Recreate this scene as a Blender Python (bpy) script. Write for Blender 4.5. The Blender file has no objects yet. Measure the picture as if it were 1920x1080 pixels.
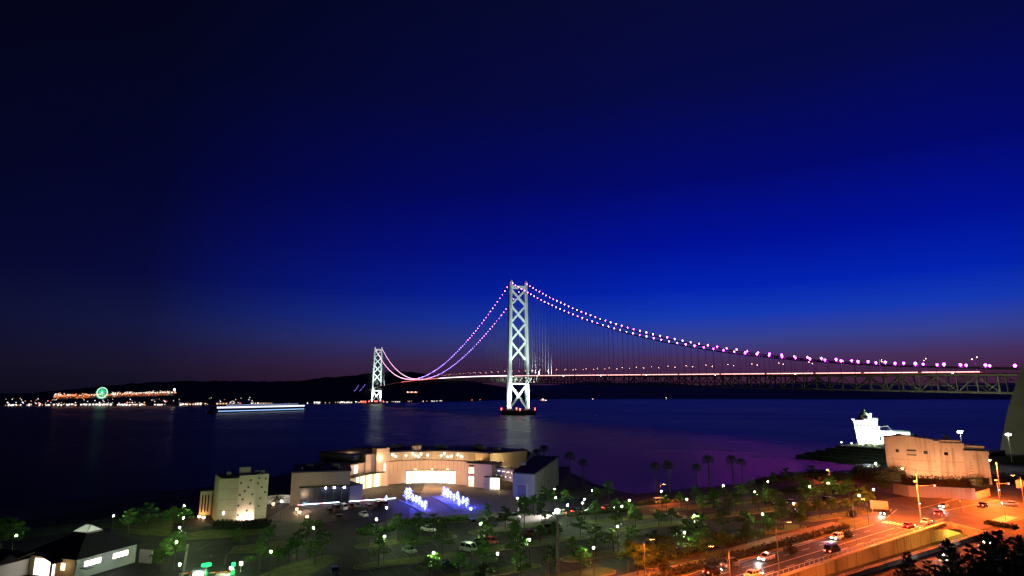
import bpy, math, random
from mathutils import Vector, Matrix
R = math.radians
random.seed(11)
scene = bpy.context.scene
col = scene.collection

# ------------------------------------------------------------------ camera
FPX, PITCH, CAMH = 1097.8, 0.1826, 40.0          # focal length in 1920-px units, pitch up, eye height
cam_d = bpy.data.cameras.new('camera')
cam = bpy.data.objects.new('camera', cam_d)
col.objects.link(cam)
cam.location = (0, 0, CAMH)
cam.rotation_euler = (math.pi / 2 + PITCH, 0, 0)
cam_d.sensor_width = 36
cam_d.lens = 36 * FPX / 1920
cam_d.clip_start = 0.5
cam_d.clip_end = 90000
scene.camera = cam

# ------------------------------------------------------------------ world: dusk sky
SUN_AZ = R(27)                                    # the sun has set to the right of the bridge
world = bpy.data.worlds.new('World')
scene.world = world
world.use_nodes = True
nt = world.node_tree
nt.nodes.clear()
def N(t, **kw):
    n = nt.nodes.new(t)
    for k, v in kw.items(): setattr(n, k, v)
    return n
def wmath(op, a, b=None, c=None, clamp=False):
    n = N('ShaderNodeMath', operation=op, use_clamp=clamp)
    for i, v in enumerate((a, b, c)):
        if v is None: continue
        if isinstance(v, (int, float)): n.inputs[i].default_value = v
        else: nt.links.new(v, n.inputs[i])
    return n.outputs[0]
def s2l(c):
    return tuple((x / 12.92 if x <= 0.04045 else ((x + 0.055) / 1.055) ** 2.4) for x in [v / 255 for v in c])
tc = N('ShaderNodeTexCoord')
sep = N('ShaderNodeSeparateXYZ')
nt.links.new(tc.outputs['Generated'], sep.inputs[0])
el = wmath('MULTIPLY', wmath('ARCSINE', sep.outputs[2]), 1 / R(40))       # 0 at the horizon, 1 at 40 degrees
hlen = wmath('SQRT', wmath('ADD', wmath('ADD', wmath('MULTIPLY', sep.outputs[0], sep.outputs[0]),
                                        wmath('MULTIPLY', sep.outputs[1], sep.outputs[1])), 1e-6))
dot = wmath('DIVIDE', wmath('ADD', wmath('MULTIPLY', sep.outputs[0], math.sin(SUN_AZ)),
                            wmath('MULTIPLY', sep.outputs[1], math.cos(SUN_AZ))), hlen)
ang = wmath('MULTIPLY', wmath('ARCCOSINE', dot), 1 / math.pi)             # 0 towards the sunset, 1 opposite
def ramp(src, stops):
    n = N('ShaderNodeValToRGB')
    n.color_ramp.interpolation = 'EASE' if False else 'LINEAR'
    e = n.color_ramp.elements
    while len(e) < len(stops): e.new(0.5)
    for k, (p, c) in enumerate(stops):
        e[k].position = p
        e[k].color = (*c, 1)
    nt.links.new(src, n.inputs[0])
    return n.outputs[0]
D40 = 40.0
warm = ramp(el, [(0.0, s2l((56, 27, 50))), (1.8 / D40, s2l((68, 34, 62))), (3.4 / D40, s2l((70, 48, 92))), (5.2 / D40, s2l((54, 64, 142))),
                 (7.4 / D40, s2l((20, 56, 178))), (10.0 / D40, s2l((2, 34, 174))), (14.0 / D40, s2l((1, 17, 150))),
                 (20.0 / D40, s2l((3, 9, 108))), (28.0 / D40, s2l((6, 10, 70))), (1.0, s2l((8, 11, 44)))])
cool = ramp(el, [(0.0, s2l((20, 17, 34))), (2.5 / D40, s2l((34, 26, 52))), (6.0 / D40, s2l((26, 30, 80))),
                 (10.0 / D40, s2l((10, 14, 74))), (18.0 / D40, s2l((4, 6, 56))), (28.0 / D40, s2l((4, 6, 38))), (1.0, s2l((3, 4, 24)))])
dark = ramp(el, [(0.0, s2l((9, 10, 22))), (4.0 / D40, s2l((10, 11, 30))), (12.0 / D40, s2l((5, 6, 27))), (1.0, s2l((3, 4, 15)))])
f1 = ramp(ang, [(0.06, (1, 1, 1)), (0.175, (0.62, 0.62, 0.62)), (0.33, (0, 0, 0))])
f2 = ramp(ang, [(0.22, (1, 1, 1)), (0.33, (0.55, 0.55, 0.55)), (0.45, (0, 0, 0))])
def mix(f, a, b):
    n = N('ShaderNodeMix', data_type='RGBA')
    nt.links.new(f, n.inputs[0]); nt.links.new(a, n.inputs[6]); nt.links.new(b, n.inputs[7])
    return n.outputs[2]
skycol = mix(f1, mix(f2, dark, cool), warm)
nish = N('ShaderNodeTexSky', sky_type='NISHITA', sun_disc=False)
nish.sun_elevation = R(-8); nish.sun_rotation = SUN_AZ
bg1, bg2, add, out = N('ShaderNodeBackground'), N('ShaderNodeBackground'), N('ShaderNodeAddShader'), N('ShaderNodeOutputWorld')
nt.links.new(skycol, bg1.inputs[0]); bg1.inputs[1].default_value = 1.0
nt.links.new(nish.outputs[0], bg2.inputs[0]); bg2.inputs[1].default_value = 0.01
nt.links.new(bg1.outputs[0], add.inputs[0]); nt.links.new(bg2.outputs[0], add.inputs[1])
nt.links.new(add.outputs[0], out.inputs[0])

scene.view_settings.view_transform = 'Standard'
scene.view_settings.look = 'None'
scene.view_settings.exposure = 0.0
scene.view_settings.gamma = 1.0
scene.render.engine = 'CYCLES'
scene.cycles.use_denoising = True
scene.cycles.max_bounces = 5
scene.cycles.diffuse_bounces = 2
scene.cycles.glossy_bounces = 3
scene.cycles.sample_clamp_indirect = 3.0
scene.cycles.use_light_tree = True
scene.cycles.caustics_reflective = False
scene.cycles.caustics_refractive = False

# ------------------------------------------------------------------ helpers
GZ = 4.5                                          # level of the waterfront ground above the sea
def ray(px, py):
    v = (540 - py) / FPX
    return Vector(((px - 960) / FPX, math.cos(PITCH) - v * math.sin(PITCH), math.sin(PITCH) + v * math.cos(PITCH)))
def G(px, py, z=GZ):                              # where the sight line through a photo pixel meets the level z
    d = ray(px, py)
    t = (z - CAMH) / d.z
    return Vector((d.x * t, d.y * t, z))
def atdist(px, py, dist):                         # the point of a sight line at a horizontal distance
    d = ray(px, py)
    t = dist / math.hypot(d.x, d.y)
    return Vector((d.x * t, d.y * t, CAMH + d.z * t))
def screen_x(p):
    depth = p[1] * math.cos(PITCH) + (p[2] - CAMH) * math.sin(PITCH)
    return 960 + FPX * p[0] / max(depth, .1)
E1 = Vector((math.cos(R(27)), math.sin(R(27)), 0))   # along the shore
E2 = Vector((-math.sin(R(27)), math.cos(R(27)), 0))  # towards the sea
def AB(a, b, z=GZ): return E1 * a + E2 * b + Vector((0, 0, z))

MATS = {}
def mat(name, c, rough=0.8, var=0.25, scale=0.4, bump=0.0, metal=0.0, spec=0.5, wear=None):
    if name in MATS: return MATS[name]
    m = bpy.data.materials.new(name); m.use_nodes = True
    t = m.node_tree; b = t.nodes['Principled BSDF']
    b.inputs['Roughness'].default_value = rough
    b.inputs['Metallic'].default_value = metal
    b.inputs['Specular IOR Level'].default_value = spec
    co = t.nodes.new('ShaderNodeTexCoord')
    no = t.nodes.new('ShaderNodeTexNoise'); no.inputs['Scale'].default_value = scale; no.inputs['Detail'].default_value = 6
    t.links.new(co.outputs['Object'], no.inputs['Vector'])
    rp = t.nodes.new('ShaderNodeValToRGB')
    rp.color_ramp.elements[0].position = 0.3; rp.color_ramp.elements[1].position = 0.72
    rp.color_ramp.elements[0].color = (*[x * (1 - var) for x in c], 1)
    rp.color_ramp.elements[1].color = (*[min(1, x * (1 + var)) for x in c], 1)
    t.links.new(no.outputs['Fac'], rp.inputs[0])
    src = rp.outputs[0]
    if wear:                                      # streaks or stains with a shape of their own
        wn = t.nodes.new('ShaderNodeTexNoise'); wn.inputs['Scale'].default_value = wear[1]; wn.inputs['Detail'].default_value = 4
        mp = t.nodes.new('ShaderNodeMapping'); mp.inputs['Scale'].default_value = wear[2]
        t.links.new(co.outputs['Object'], mp.inputs[0]); t.links.new(mp.outputs[0], wn.inputs['Vector'])
        wr = t.nodes.new('ShaderNodeValToRGB'); wr.color_ramp.elements[0].position = .5; wr.color_ramp.elements[1].position = .68
        t.links.new(wn.outputs['Fac'], wr.inputs[0])
        mx = t.nodes.new('ShaderNodeMix'); mx.data_type = 'RGBA'
        t.links.new(wr.outputs[0], mx.inputs[0]); t.links.new(src, mx.inputs[6]); mx.inputs[7].default_value = (*wear[0], 1)
        src = mx.outputs[2]
    t.links.new(src, b.inputs['Base Color'])
    if bump:
        bn = t.nodes.new('ShaderNodeBump'); bn.inputs['Strength'].default_value = bump
        n2 = t.nodes.new('ShaderNodeTexNoise'); n2.inputs['Scale'].default_value = scale * 9; n2.inputs['Detail'].default_value = 3
        t.links.new(co.outputs['Object'], n2.inputs['Vector'])
        t.links.new(n2.outputs['Fac'], bn.inputs['Height']); t.links.new(bn.outputs[0], b.inputs['Normal'])
    MATS[name] = m
    return m
def emat(name, c, s, sampling=None):
    if name in MATS: return MATS[name]
    m = bpy.data.materials.new(name); m.use_nodes = True
    t = m.node_tree; t.nodes.clear()
    e = t.nodes.new('ShaderNodeEmission'); o = t.nodes.new('ShaderNodeOutputMaterial')
    e.inputs[0].default_value = (*c, 1); e.inputs[1].default_value = s
    t.links.new(e.outputs[0], o.inputs[0])
    if sampling: m.cycles.emission_sampling = sampling
    MATS[name] = m
    return m

ICO_V = []; ICO_F = []
def _ico():
    p = (1 + 5 ** .5) / 2
    v = [(-1, p, 0), (1, p, 0), (-1, -p, 0), (1, -p, 0), (0, -1, p), (0, 1, p), (0, -1, -p), (0, 1, -p), (p, 0, -1), (p, 0, 1), (-p, 0, -1), (-p, 0, 1)]
    f = [(0, 11, 5), (0, 5, 1), (0, 1, 7), (0, 7, 10), (0, 10, 11), (1, 5, 9), (5, 11, 4), (11, 10, 2), (10, 7, 6), (7, 1, 8),
         (3, 9, 4), (3, 4, 2), (3, 2, 6), (3, 6, 8), (3, 8, 9), (4, 9, 5), (2, 4, 11), (6, 2, 10), (8, 6, 7), (9, 8, 1)]
    v = [Vector(x).normalized() for x in v]
    return v, f
ICO_V, ICO_F = _ico()

class MB:
    def __init__(s): s.v = []; s.f = []
    def add(s, vs, fs):
        o = len(s.v); s.v += [tuple(x) for x in vs]; s.f += [tuple(i + o for i in f) for f in fs]; return s
    def box(s, x0, x1, y0, y1, z0, z1, m=None):
        vs = [(x0, y0, z0), (x1, y0, z0), (x1, y1, z0), (x0, y1, z0), (x0, y0, z1), (x1, y0, z1), (x1, y1, z1), (x0, y1, z1)]
        if m is not None: vs = [m @ Vector(v) for v in vs]
        return s.add(vs, [(3, 2, 1, 0), (4, 5, 6, 7), (0, 1, 5, 4), (1, 2, 6, 5), (2, 3, 7, 6), (3, 0, 4, 7)])
    def prism(s, poly, z0, z1):                   # z0, z1: numbers or one value for each corner; counter-clockwise
        n = len(poly)
        a = z0 if isinstance(z0, (list, tuple)) else [z0] * n
        b = z1 if isinstance(z1, (list, tuple)) else [z1] * n
        vs = [(p[0], p[1], a[i]) for i, p in enumerate(poly)] + [(p[0], p[1], b[i]) for i, p in enumerate(poly)]
        fs = [tuple(range(n - 1, -1, -1)), tuple(range(n, 2 * n))] + [(i, (i + 1) % n, n + (i + 1) % n, n + i) for i in range(n)]
        return s.add(vs, fs)
    def tube(s, p0, p1, r0, r1=None, n=6):
        p0, p1 = Vector(p0), Vector(p1); r1 = r0 if r1 is None else r1
        d = (p1 - p0).normalized(); u = d.orthogonal().normalized(); w = d.cross(u)
        vs = []
        for p, r in ((p0, r0), (p1, r1)):
            vs += [p + (u * math.cos(k * 2 * math.pi / n) + w * math.sin(k * 2 * math.pi / n)) * r for k in range(n)]
        fs = [(i, (i + 1) % n, n + (i + 1) % n, n + i) for i in range(n)] + [tuple(range(n - 1, -1, -1)), tuple(range(n, 2 * n))]
        return s.add(vs, fs)
    def beam(s, p0, p1, w, h, up=(0, 0, 1)):      # rectangular bar
        p0, p1 = Vector(p0), Vector(p1); d = (p1 - p0).normalized()
        u = d.cross(Vector(up))
        u = Vector((1, 0, 0)) if u.length < 1e-4 else u.normalized()
        k = u.cross(d)
        vs = [p + u * (a * w / 2) + k * (b * h / 2) for p in (p0, p1) for a, b in ((-1, -1), (1, -1), (1, 1), (-1, 1))]
        return s.add(vs, [(0, 1, 2, 3), (7, 6, 5, 4), (0, 4, 5, 1), (1, 5, 6, 2), (2, 6, 7, 3), (3, 7, 4, 0)])
    def ball(s, c, r, sz=1.0):
        c = Vector(c)
        return s.add([c + Vector((v.x * r, v.y * r, v.z * r * sz)) for v in ICO_V], ICO_F)
    def arc(s, r0, r1, a0, a1, z0, z1, n=24):     # solid ring sector, angles in degrees, centre at origin
        vs = []
        for k in range(n + 1):
            a = R(a0 + (a1 - a0) * k / n); c, q = math.cos(a), math.sin(a)
            vs += [(r0 * c, r0 * q, z0), (r1 * c, r1 * q, z0), (r1 * c, r1 * q, z1), (r0 * c, r0 * q, z1)]
        fs = []
        for k in range(n):
            o = 4 * k
            fs += [(o, o + 4, o + 5, o + 1)[::-1], (o + 1, o + 5, o + 6, o + 2)[::-1], (o + 2, o + 6, o + 7, o + 3)[::-1], (o + 3, o + 7, o + 4, o)[::-1]]
        fs += [(0, 1, 2, 3)[::-1], (4 * n, 4 * n + 1, 4 * n + 2, 4 * n + 3)]
        return s.add(vs, fs)
    def mesh(s, name, m, smooth=False):
        me = bpy.data.meshes.new(name); me.from_pydata(s.v, [], s.f); me.update()
        if m: me.materials.append(m)
        if smooth:
            me.polygons.foreach_set('use_smooth', [True] * len(me.polygons))
        return me
    def build(s, name, m, parent=None, loc=(0, 0, 0), rz=0, smooth=False):
        return put(name, s.mesh(name, m, smooth), parent, loc, rz)
def put(name, me, parent=None, loc=(0, 0, 0), rz=0, sc=None):
    o = bpy.data.objects.new(name, me); col.objects.link(o)
    o.location = loc
    if rz: o.rotation_euler = (0, 0, rz)
    if sc: o.scale = sc if isinstance(sc, (tuple, list)) else (sc, sc, sc)
    o.parent = parent
    return o
def tag(o, label=None, cat=None, group=None, kind=None):
    if label: o['label'] = label
    if cat: o['category'] = cat
    if group: o['group'] = group
    if kind: o['kind'] = kind
    return o
def empty(name, loc, rz=0, label=None, cat=None, group=None):
    o = bpy.data.objects.new(name, None); col.objects.link(o)
    o.location = loc; o.rotation_euler = (0, 0, rz); o.empty_display_size = .5
    return tag(o, label, cat, group)
def copy_tree(o, parent=None):
    c = o.copy(); col.objects.link(c); c.parent = parent
    for ch in list(o.children): copy_tree(ch, c)
    return c
def point(name, loc, watts, c, r=0.3, parent=None):
    l = bpy.data.lights.new(name, 'POINT'); l.energy = watts; l.color = c; l.shadow_soft_size = r
    o = bpy.data.objects.new(name, l); col.objects.link(o); o.location = loc; o.parent = parent
    return o
def spot(name, loc, aim, watts, c, deg=90, blend=.6, r=0.3, parent=None):
    l = bpy.data.lights.new(name, 'SPOT'); l.energy = watts; l.color = c; l.shadow_soft_size = r
    l.spot_size = R(deg); l.spot_blend = blend
    o = bpy.data.objects.new(name, l); col.objects.link(o); o.location = loc
    o.rotation_euler = (Vector(aim) - Vector(loc)).to_track_quat('-Z', 'Y').to_euler(); o.parent = parent
    return o
def struct(name, mb, m, **kw): return tag(mb.build(name, m, **kw), kind='structure')
_U = ['', 'first', 'second', 'third', 'fourth', 'fifth', 'sixth', 'seventh', 'eighth', 'ninth', 'tenth', 'eleventh', 'twelfth', 'thirteenth', 'fourteenth', 'fifteenth', 'sixteenth', 'seventeenth', 'eighteenth', 'nineteenth', 'twentieth']
ORD = ['leftmost'] + [_U[k] + ' from left' for k in range(2, 21)] + ['twenty-' + _U[k] + ' from left' for k in range(1, 10)]
ROWS = {}
def row(o, what, where, cat, group):              # labelled at the end by its order from the left within its place
    ROWS.setdefault((what, where), []).append(o)
    o['category'] = cat; o['group'] = group
    return o
def finish_rows():
    for (what, where), os_ in ROWS.items():
        os_.sort(key=lambda o: screen_x(o.location))
        for k, o in enumerate(os_):
            o['label'] = f'{what} {where}' if len(os_) == 1 else f'{what}, {ORD[k]} {where}'

# ------------------------------------------------------------------ materials
asphalt = mat('asphalt', (.015, .0165, .0135), .85, .5, .25, .15, wear=((.035, .036, .038), .12, (1, 1, 1)))
paving = mat('paving', (.16, .135, .115), .8, .2, .8, .1)
sidewalk_m = mat('sidewalk_tiles', (.22, .19, .17), .8, .2, .7, .1)
concrete = mat('concrete', (.30, .28, .26), .85, .15, .35, .1, wear=((.16, .15, .14), .5, (1.2, 1.2, .12)))
concrete_pale = mat('pale_concrete', (.46, .43, .39), .85, .1, .3, .05, wear=((.36, .33, .30), .35, (1.2, 1.2, .15)))
concrete_dark = mat('dark_stone', (.06, .06, .065), .85, .35, .3, .2)
kerb_m = mat('kerb_stone', (.34, .33, .31), .8, .15, 1.0)
grass_m = mat('grass', (.095, .115, .020), .9, .45, .5, .5)
leaf_m = mat('leaf_green', (.060, .15, .018), .55, .4, .7)
leaf_dark = mat('leaf_dark', (.020, .034, .014), .6, .4, .5)
leaf_pine = mat('leaf_pine', (.032, .058, .018), .6, .4, .5)
leaf_palm = mat('leaf_palm', (.045, .062, .022), .6, .35, .6)
bark = mat('bark', (.09, .065, .045), .9, .3, 3.0, .4)
paint = mat('white_road_paint', (.72, .72, .70), .7, .2, .6)
steel = mat('painted_steel', (.42, .45, .44), .5, .08, .5)
steel_dark = mat('dark_steel', (.08, .08, .085), .5, .15, .8)
bridge_paint = mat('bridge_paint', (.55, .60, .57), .6, .05, .05)
truss_paint = mat('truss_paint', (.46, .45, .38), .6, .08, .1)
roof_dark = mat('dark_roofing', (.028, .028, .032), .75, .25, .4, .1)
white_wall = mat('white_render', (.68, .68, .68), .8, .06, .3)
glass_matt = mat('matt_window', (.014, .015, .018), .5, .1, .4)
glass_dark = mat('dark_glass', (.012, .013, .016), .08, .1, .4)
rubber = mat('rubber', (.015, .015, .015), .8, .2, 2)
SODIUM = (1.0, .135, .015)
WARM = (1.0, .60, .27)
lamp_white = emat('lamp_globe_light', (.74, 1.0, .46), 1250)
lamp_orange = emat('sodium_light', (1.0, .36, .07), 120)
glass_warm = emat('lit_warm_glazing', (1.0, .76, .42), 2.4)
glass_white = emat('lit_white_glazing', (1.0, .92, .78), 3.2)
glass_amber = emat('lit_amber_glazing', (1.0, .66, .26), 1.1)
red_light = emat('red_light', (1.0, .05, .04), 40)
white_dot = emat('small_white_light', (1, .93, .85), 14)

# ------------------------------------------------------------------ sea and ground
sea_m = bpy.data.materials.new('sea_water'); sea_m.use_nodes = True
t = sea_m.node_tree; t.nodes.clear()
b = t.nodes.new('ShaderNodeBsdfAnisotropic'); b.distribution = 'GGX'; b.inputs['Color'].default_value = (.50, .47, .42, 1)   # choppy water returns about half of what still water would
df = t.nodes.new('ShaderNodeBsdfDiffuse'); df.inputs['Color'].default_value = (.005, .006, .009, 1)
fz = t.nodes.new('ShaderNodeFresnel'); fz.inputs['IOR'].default_value = 1.33
mxs = t.nodes.new('ShaderNodeMixShader'); so_ = t.nodes.new('ShaderNodeOutputMaterial')
t.links.new(fz.outputs[0], mxs.inputs[0]); t.links.new(df.outputs[0], mxs.inputs[1]); t.links.new(b.outputs[0], mxs.inputs[2]); t.links.new(mxs.outputs[0], so_.inputs[0])
co = t.nodes.new('ShaderNodeTexCoord'); mp = t.nodes.new('ShaderNodeMapping'); mp.inputs['Scale'].default_value = (.05, .11, 1); mp.inputs['Rotation'].default_value = (0, 0, R(12))
t.links.new(co.outputs['Object'], mp.inputs[0])
no = t.nodes.new('ShaderNodeTexNoise'); no.inputs['Scale'].default_value = 1; no.inputs['Detail'].default_value = 5
t.links.new(mp.outputs[0], no.inputs['Vector'])
mp2 = t.nodes.new('ShaderNodeMapping'); mp2.inputs['Scale'].default_value = (.002, .004, 1)
n2 = t.nodes.new('ShaderNodeTexNoise'); n2.inputs['Scale'].default_value = 1; n2.inputs['Detail'].default_value = 3
t.links.new(co.outputs['Object'], mp2.inputs[0]); t.links.new(mp2.outputs[0], n2.inputs['Vector'])
mr = t.nodes.new('ShaderNodeMapRange'); mr.inputs[1].default_value = .3; mr.inputs[2].default_value = .7; mr.inputs[3].default_value = .23; mr.inputs[4].default_value = .33
t.links.new(n2.outputs['Fac'], mr.inputs[0]); t.links.new(mr.outputs[0], b.inputs['Roughness'])   # calmer and rougher patches of water
bp = t.nodes.new('ShaderNodeBump'); bp.inputs['Strength'].default_value = .10; bp.inputs['Distance'].default_value = 1.2
t.links.new(no.outputs['Fac'], bp.inputs['Height']); t.links.new(bp.outputs[0], b.inputs['Normal']); t.links.new(bp.outputs[0], fz.inputs['Normal'])
S = 40000
sea = MB().add([(-S, -200, 0), (S, -200, 0), (S, 80000, 0), (-S, 80000, 0)], [(0, 1, 2, 3)])
struct('sea', sea, sea_m)

W1, W2 = G(1480, 1082), G(1772, 984)              # far edge of the underpass cutting
wd = (W2 - W1).normalized(); wn = Vector((-wd.y, wd.x, 0))
W0 = W1 - wd * 62
N1, N2 = G(1648, 1068), G(1850, 1004)             # near edge of the cutting
nd = (N2 - N1).normalized(); N0 = N1 - nd * 62
coast = [(-330, 100, 0), (-262, 172, 0), G(0, 952), G(200, 931), G(372, 915), (-112, 262, 0), (-96, 300, 0), (-66, 318, 0), (-10, 322, 0), (30, 312, 0),
         G(1066, 884), G(1110, 905), G(1150, 918), G(1192, 927), G(1300, 915), G(1400, 906), G(1480, 899), G(1545, 886), G(1605, 880), G(1680, 872), (262, 352, 0), (420, 420, 0), (640, 520, 0), (640, -60, 0)]
poly = [(640, -60), (640, 520)] + [(p[0], p[1]) for p in reversed(coast[:-2])] + [(-330, -60)]
poly += [(W0.x, W0.y), (W2.x, W2.y), (N2.x, N2.y), (N0.x, N0.y)]
import bmesh
bm = bmesh.new()
vs = [bm.verts.new((x, y, GZ)) for x, y in poly]
from mathutils.geometry import tessellate_polygon
for tri in tessellate_polygon([[Vector((x, y, 0)) for x, y in poly]]):
    try: bm.faces.new([vs[i] for i in tri])
    except ValueError: pass
nv = len(vs)
low = [bm.verts.new((v.co.x, v.co.y, -2.0)) for v in vs[1:nv - 5]]      # quay face down into the water along the coast
for k in range(len(low) - 1): bm.faces.new((vs[k + 2], vs[k + 1], low[k], low[k + 1]))
bmesh.ops.recalc_face_normals(bm, faces=bm.faces[:])
me = bpy.data.meshes.new('ground'); bm.to_mesh(me); bm.free(); me.materials.append(asphalt)
tag(put('ground', me), kind='structure')

def sheet(name, pts, m, z):                       # thin flat surface laid on the ground
    p = [(q[0], q[1]) for q in pts]
    a = sum(p[i][0] * p[(i + 1) % len(p)][1] - p[(i + 1) % len(p)][0] * p[i][1] for i in range(len(p)))
    if a < 0: p.reverse()
    mb = MB().add([(x, y, z) for x, y in p], [tuple(range(len(p)))])
    return struct(name, mb, m)
def island(name, a0, a1, b0, b1, h=.13):          # kerbed grass island of the car park
    n = 7; w = b1 - b0; pts = []
    for cx, s0 in ((a1 - w / 2, -90), (a0 + w / 2, 90)):
        for k in range(n): 
            q = R(s0 + 180 * k / (n - 1)); pts.append(AB(cx + math.cos(q) * w / 2, (b0 + b1) / 2 + math.sin(q) * w / 2))
    c = Vector((sum(p.x for p in pts) / len(pts), sum(p.y for p in pts) / len(pts), GZ))
    k = struct(name, MB().prism([(p.x, p.y) for p in pts], GZ, GZ + h), kerb_m)
    inner = [p + (c - p).normalized() * .22 for p in pts]
    MB().prism([(p.x, p.y) for p in inner], GZ + h - .05, GZ + h + .05).build('lawn', grass_m, k)
    return k
# car park: islands along the shore direction
ISL = [(44, 78, 104, 109), (84, 112, 103, 108), (38, 66, 114, 118.5), (72, 100, 115, 119.5), (104, 150, 114, 119), (156, 196, 119, 124), (30, 54, 130, 134.5),
       (58, 90, 131, 135.5), (96, 124, 133, 138), (128, 170, 135, 140), (174, 200, 136, 141), (34, 60, 147, 152), (64, 92, 148, 153), (98, 122, 144, 149), (126, 182, 149, 154)]
for a in ISL: island('grass_island', *a)
# shoreline lawn and parks
sheet('lawn', [G(1042, 925), G(1048, 908), G(1066, 892), G(1108, 912), G(1150, 924), G(1120, 936), G(1060, 934)], grass_m, GZ + .01)
sheet('lawn', [G(-40, 1020), G(-40, 1000), G(120, 985), G(300, 955), G(335, 960), G(318, 1005), G(262, 1003), G(200, 990)], grass_m, GZ + .01)
sheet('lawn', [G(350, 1012), G(352, 1000), G(400, 992), G(510, 990), G(512, 1000), G(430, 1008)], grass_m, GZ + .01)
sheet('lawn', [G(700, 985), G(730, 975), G(900, 962), G(960, 962), G(945, 974), G(800, 984)], grass_m, GZ + .01)
sheet('lawn', [G(1580, 960), G(1630, 946), G(1690, 952), G(1670, 966), G(1690, 975), G(1600, 1000), G(1560, 1000)], grass_m, GZ + .01)
sheet('lawn', [G(430, 1038), G(438, 1024), G(520, 1015), G(590, 1008), G(604, 1018), G(520, 1036)], grass_m, GZ + .01)
sheet('lawn', [G(462, 1090), G(520, 1064), G(610, 1040), G(640, 1046), G(560, 1090)], grass_m, GZ + .01)
sheet('plaza', [AB(a, b) for a, b in ((54, 170), (60, 190), (72, 215), (84, 245), (122, 228), (108, 190), (90, 172))], paving, GZ + .008)
sheet('forecourt', [G(500, 975), G(545, 944), G(650, 940), G(690, 932), G(700, 968), G(590, 982)], mat('forecourt_paving', (.10, .085, .075), .8, .25, .4, .1), GZ + .006)
sheet('shore_road', [G(960, 985), G(985, 968), G(1150, 949), G(1300, 937), G(1420, 930), G(1425, 935), G(1300, 943), G(1150, 957), G(1030, 975)], mat('road_asphalt', (.07, .068, .066), .8, .2, .3, .1), GZ + .008)
# sandy beach strip at the far left
sheet('beach', [G(-60, 975), G(0, 953), G(200, 932), G(366, 917), G(360, 928), G(210, 948), G(60, 975)], mat('sand', (.13, .12, .10), .95, .2, .2, .2), GZ + .01)
# trunk road beside the cutting, its pavement and verges
def along(s, o, z=GZ): return W1 + wd * s + wn * o + Vector((0, 0, z - GZ))
sheet('trunk_road', [along(-62, .9), along(86, .9), along(86, 12.5), along(-62, 12.5)], mat('trunk_road_asphalt', (.040, .038, .036), .7, .35, .22, .15, wear=((.022, .021, .020), .35, (1, .25, 1))), GZ + .012)
sheet('verge', [along(-62, 12.9), along(56, 12.9), along(56, 16.4), along(-62, 16.4)], grass_m, GZ + .02)
sheet('pavement', [along(-62, 16.6), along(60, 16.6), along(60, 20.6), along(-62, 20.6)], sidewalk_m, GZ + .03)
for o in (.8, 12.55, 16.45):
    k = MB(); n = 37
    struct('kerb', MB().prism([tuple(along(-62, o)[:2]), tuple(along(56, o)[:2]), tuple(along(56, o + .28)[:2]), tuple(along(-62, o + .28)[:2])], GZ, GZ + .14), kerb_m)
sheet('junction', [along(70, .9), along(84, -8), along(140, -14), along(150, 24), along(100, 30), along(72, 24)], mat('junction_asphalt', (.070, .066, .063), .7, .35, .22, .15, wear=((.040, .038, .036), .25, (1, .5, 1))), GZ + .016)
mk = MB()
def strip(p, q, w, z=GZ + .022):
    d = (q - p).normalized(); n = Vector((-d.y, d.x, 0)) * w / 2
    mk.add([(*(p - n)[:2], z), (*(q - n)[:2], z), (*(q + n)[:2], z), (*(p + n)[:2], z)], [(0, 1, 2, 3)])
strip(along(-60, 1.5), along(66, 1.5), .2); strip(along(-60, 11.9), along(66, 11.9), .2)
strip(along(-60, 6.6), along(66, 6.6), .18)
for k in range(15): strip(along(-58 + k * 8, 4.1), along(-54.5 + k * 8, 4.1), .15); strip(along(-58 + k * 8, 9.2), along(-54.5 + k * 8, 9.2), .15)
strip(along(67, 1.5), along(67, 6.5), .5)
for k in range(11): strip(along(70.5, 1.6 + k * 1.0), along(74, 1.6 + k * 1.0), .5)
for k in range(10): strip(along(100 + k * 1.2, -9), along(101 + k * 1.2, -5.5), .5)
strip(along(80, 15), along(96, 19), .2); strip(along(80, 14), along(96, 17.6), .2); strip(along(104, 8), along(146, 4), .25); strip(along(104, 14), along(146, 13), .25)
struct('road_markings', mk, paint)
mk = MB()
for (a0, a1, b0, b1) in ISL:
    for k in range(int((a1 - a0 - 4) / 2.6)):
        a = a0 + 2.5 + k * 2.6
        strip(AB(a, b1 + .1), AB(a, b1 + 5.0), .12); strip(AB(a, b0 - 5.0), AB(a, b0 - .1), .12)
for k in range(13): 
    p = G(600, 966) + (G(722, 948) - G(600, 966)) * (k / 12)
    strip(p, p + E2 * 5.2, .13)
for k in range(9):                                # hatched no-stopping area and lane lines of the west drive
    p = G(500 + k * 9, 1006 - k * 1.0); strip(p, p + E1 * 3.0 + E2 * 2.6, .16)
lane = [(372, 1030), (398, 1018), (440, 1012), (500, 1010), (560, 1006), (620, 998), (680, 988)]
for (x0, y0), (x1, y1) in zip(lane, lane[1:]): strip(G(x0, y0), G(x1, y1), .14)
lane = [(420, 1060), (424, 1042), (436, 1032), (470, 1030), (520, 1034)]
for (x0, y0), (x1, y1) in zip(lane, lane[1:]): strip(G(x0, y0), G(x1, y1), .14)
for x0, y0 in ((380, 1046), (540, 1022), (600, 1012)): strip(G(x0, y0), G(x0 + 16, y0 - 3), .2); strip(G(x0 + 16, y0 - 5), G(x0 + 16, y0 - 1), .2)
struct('bay_markings', mk, mat('worn_road_paint', (.17, .17, .165), .8, .3, .6))

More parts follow.
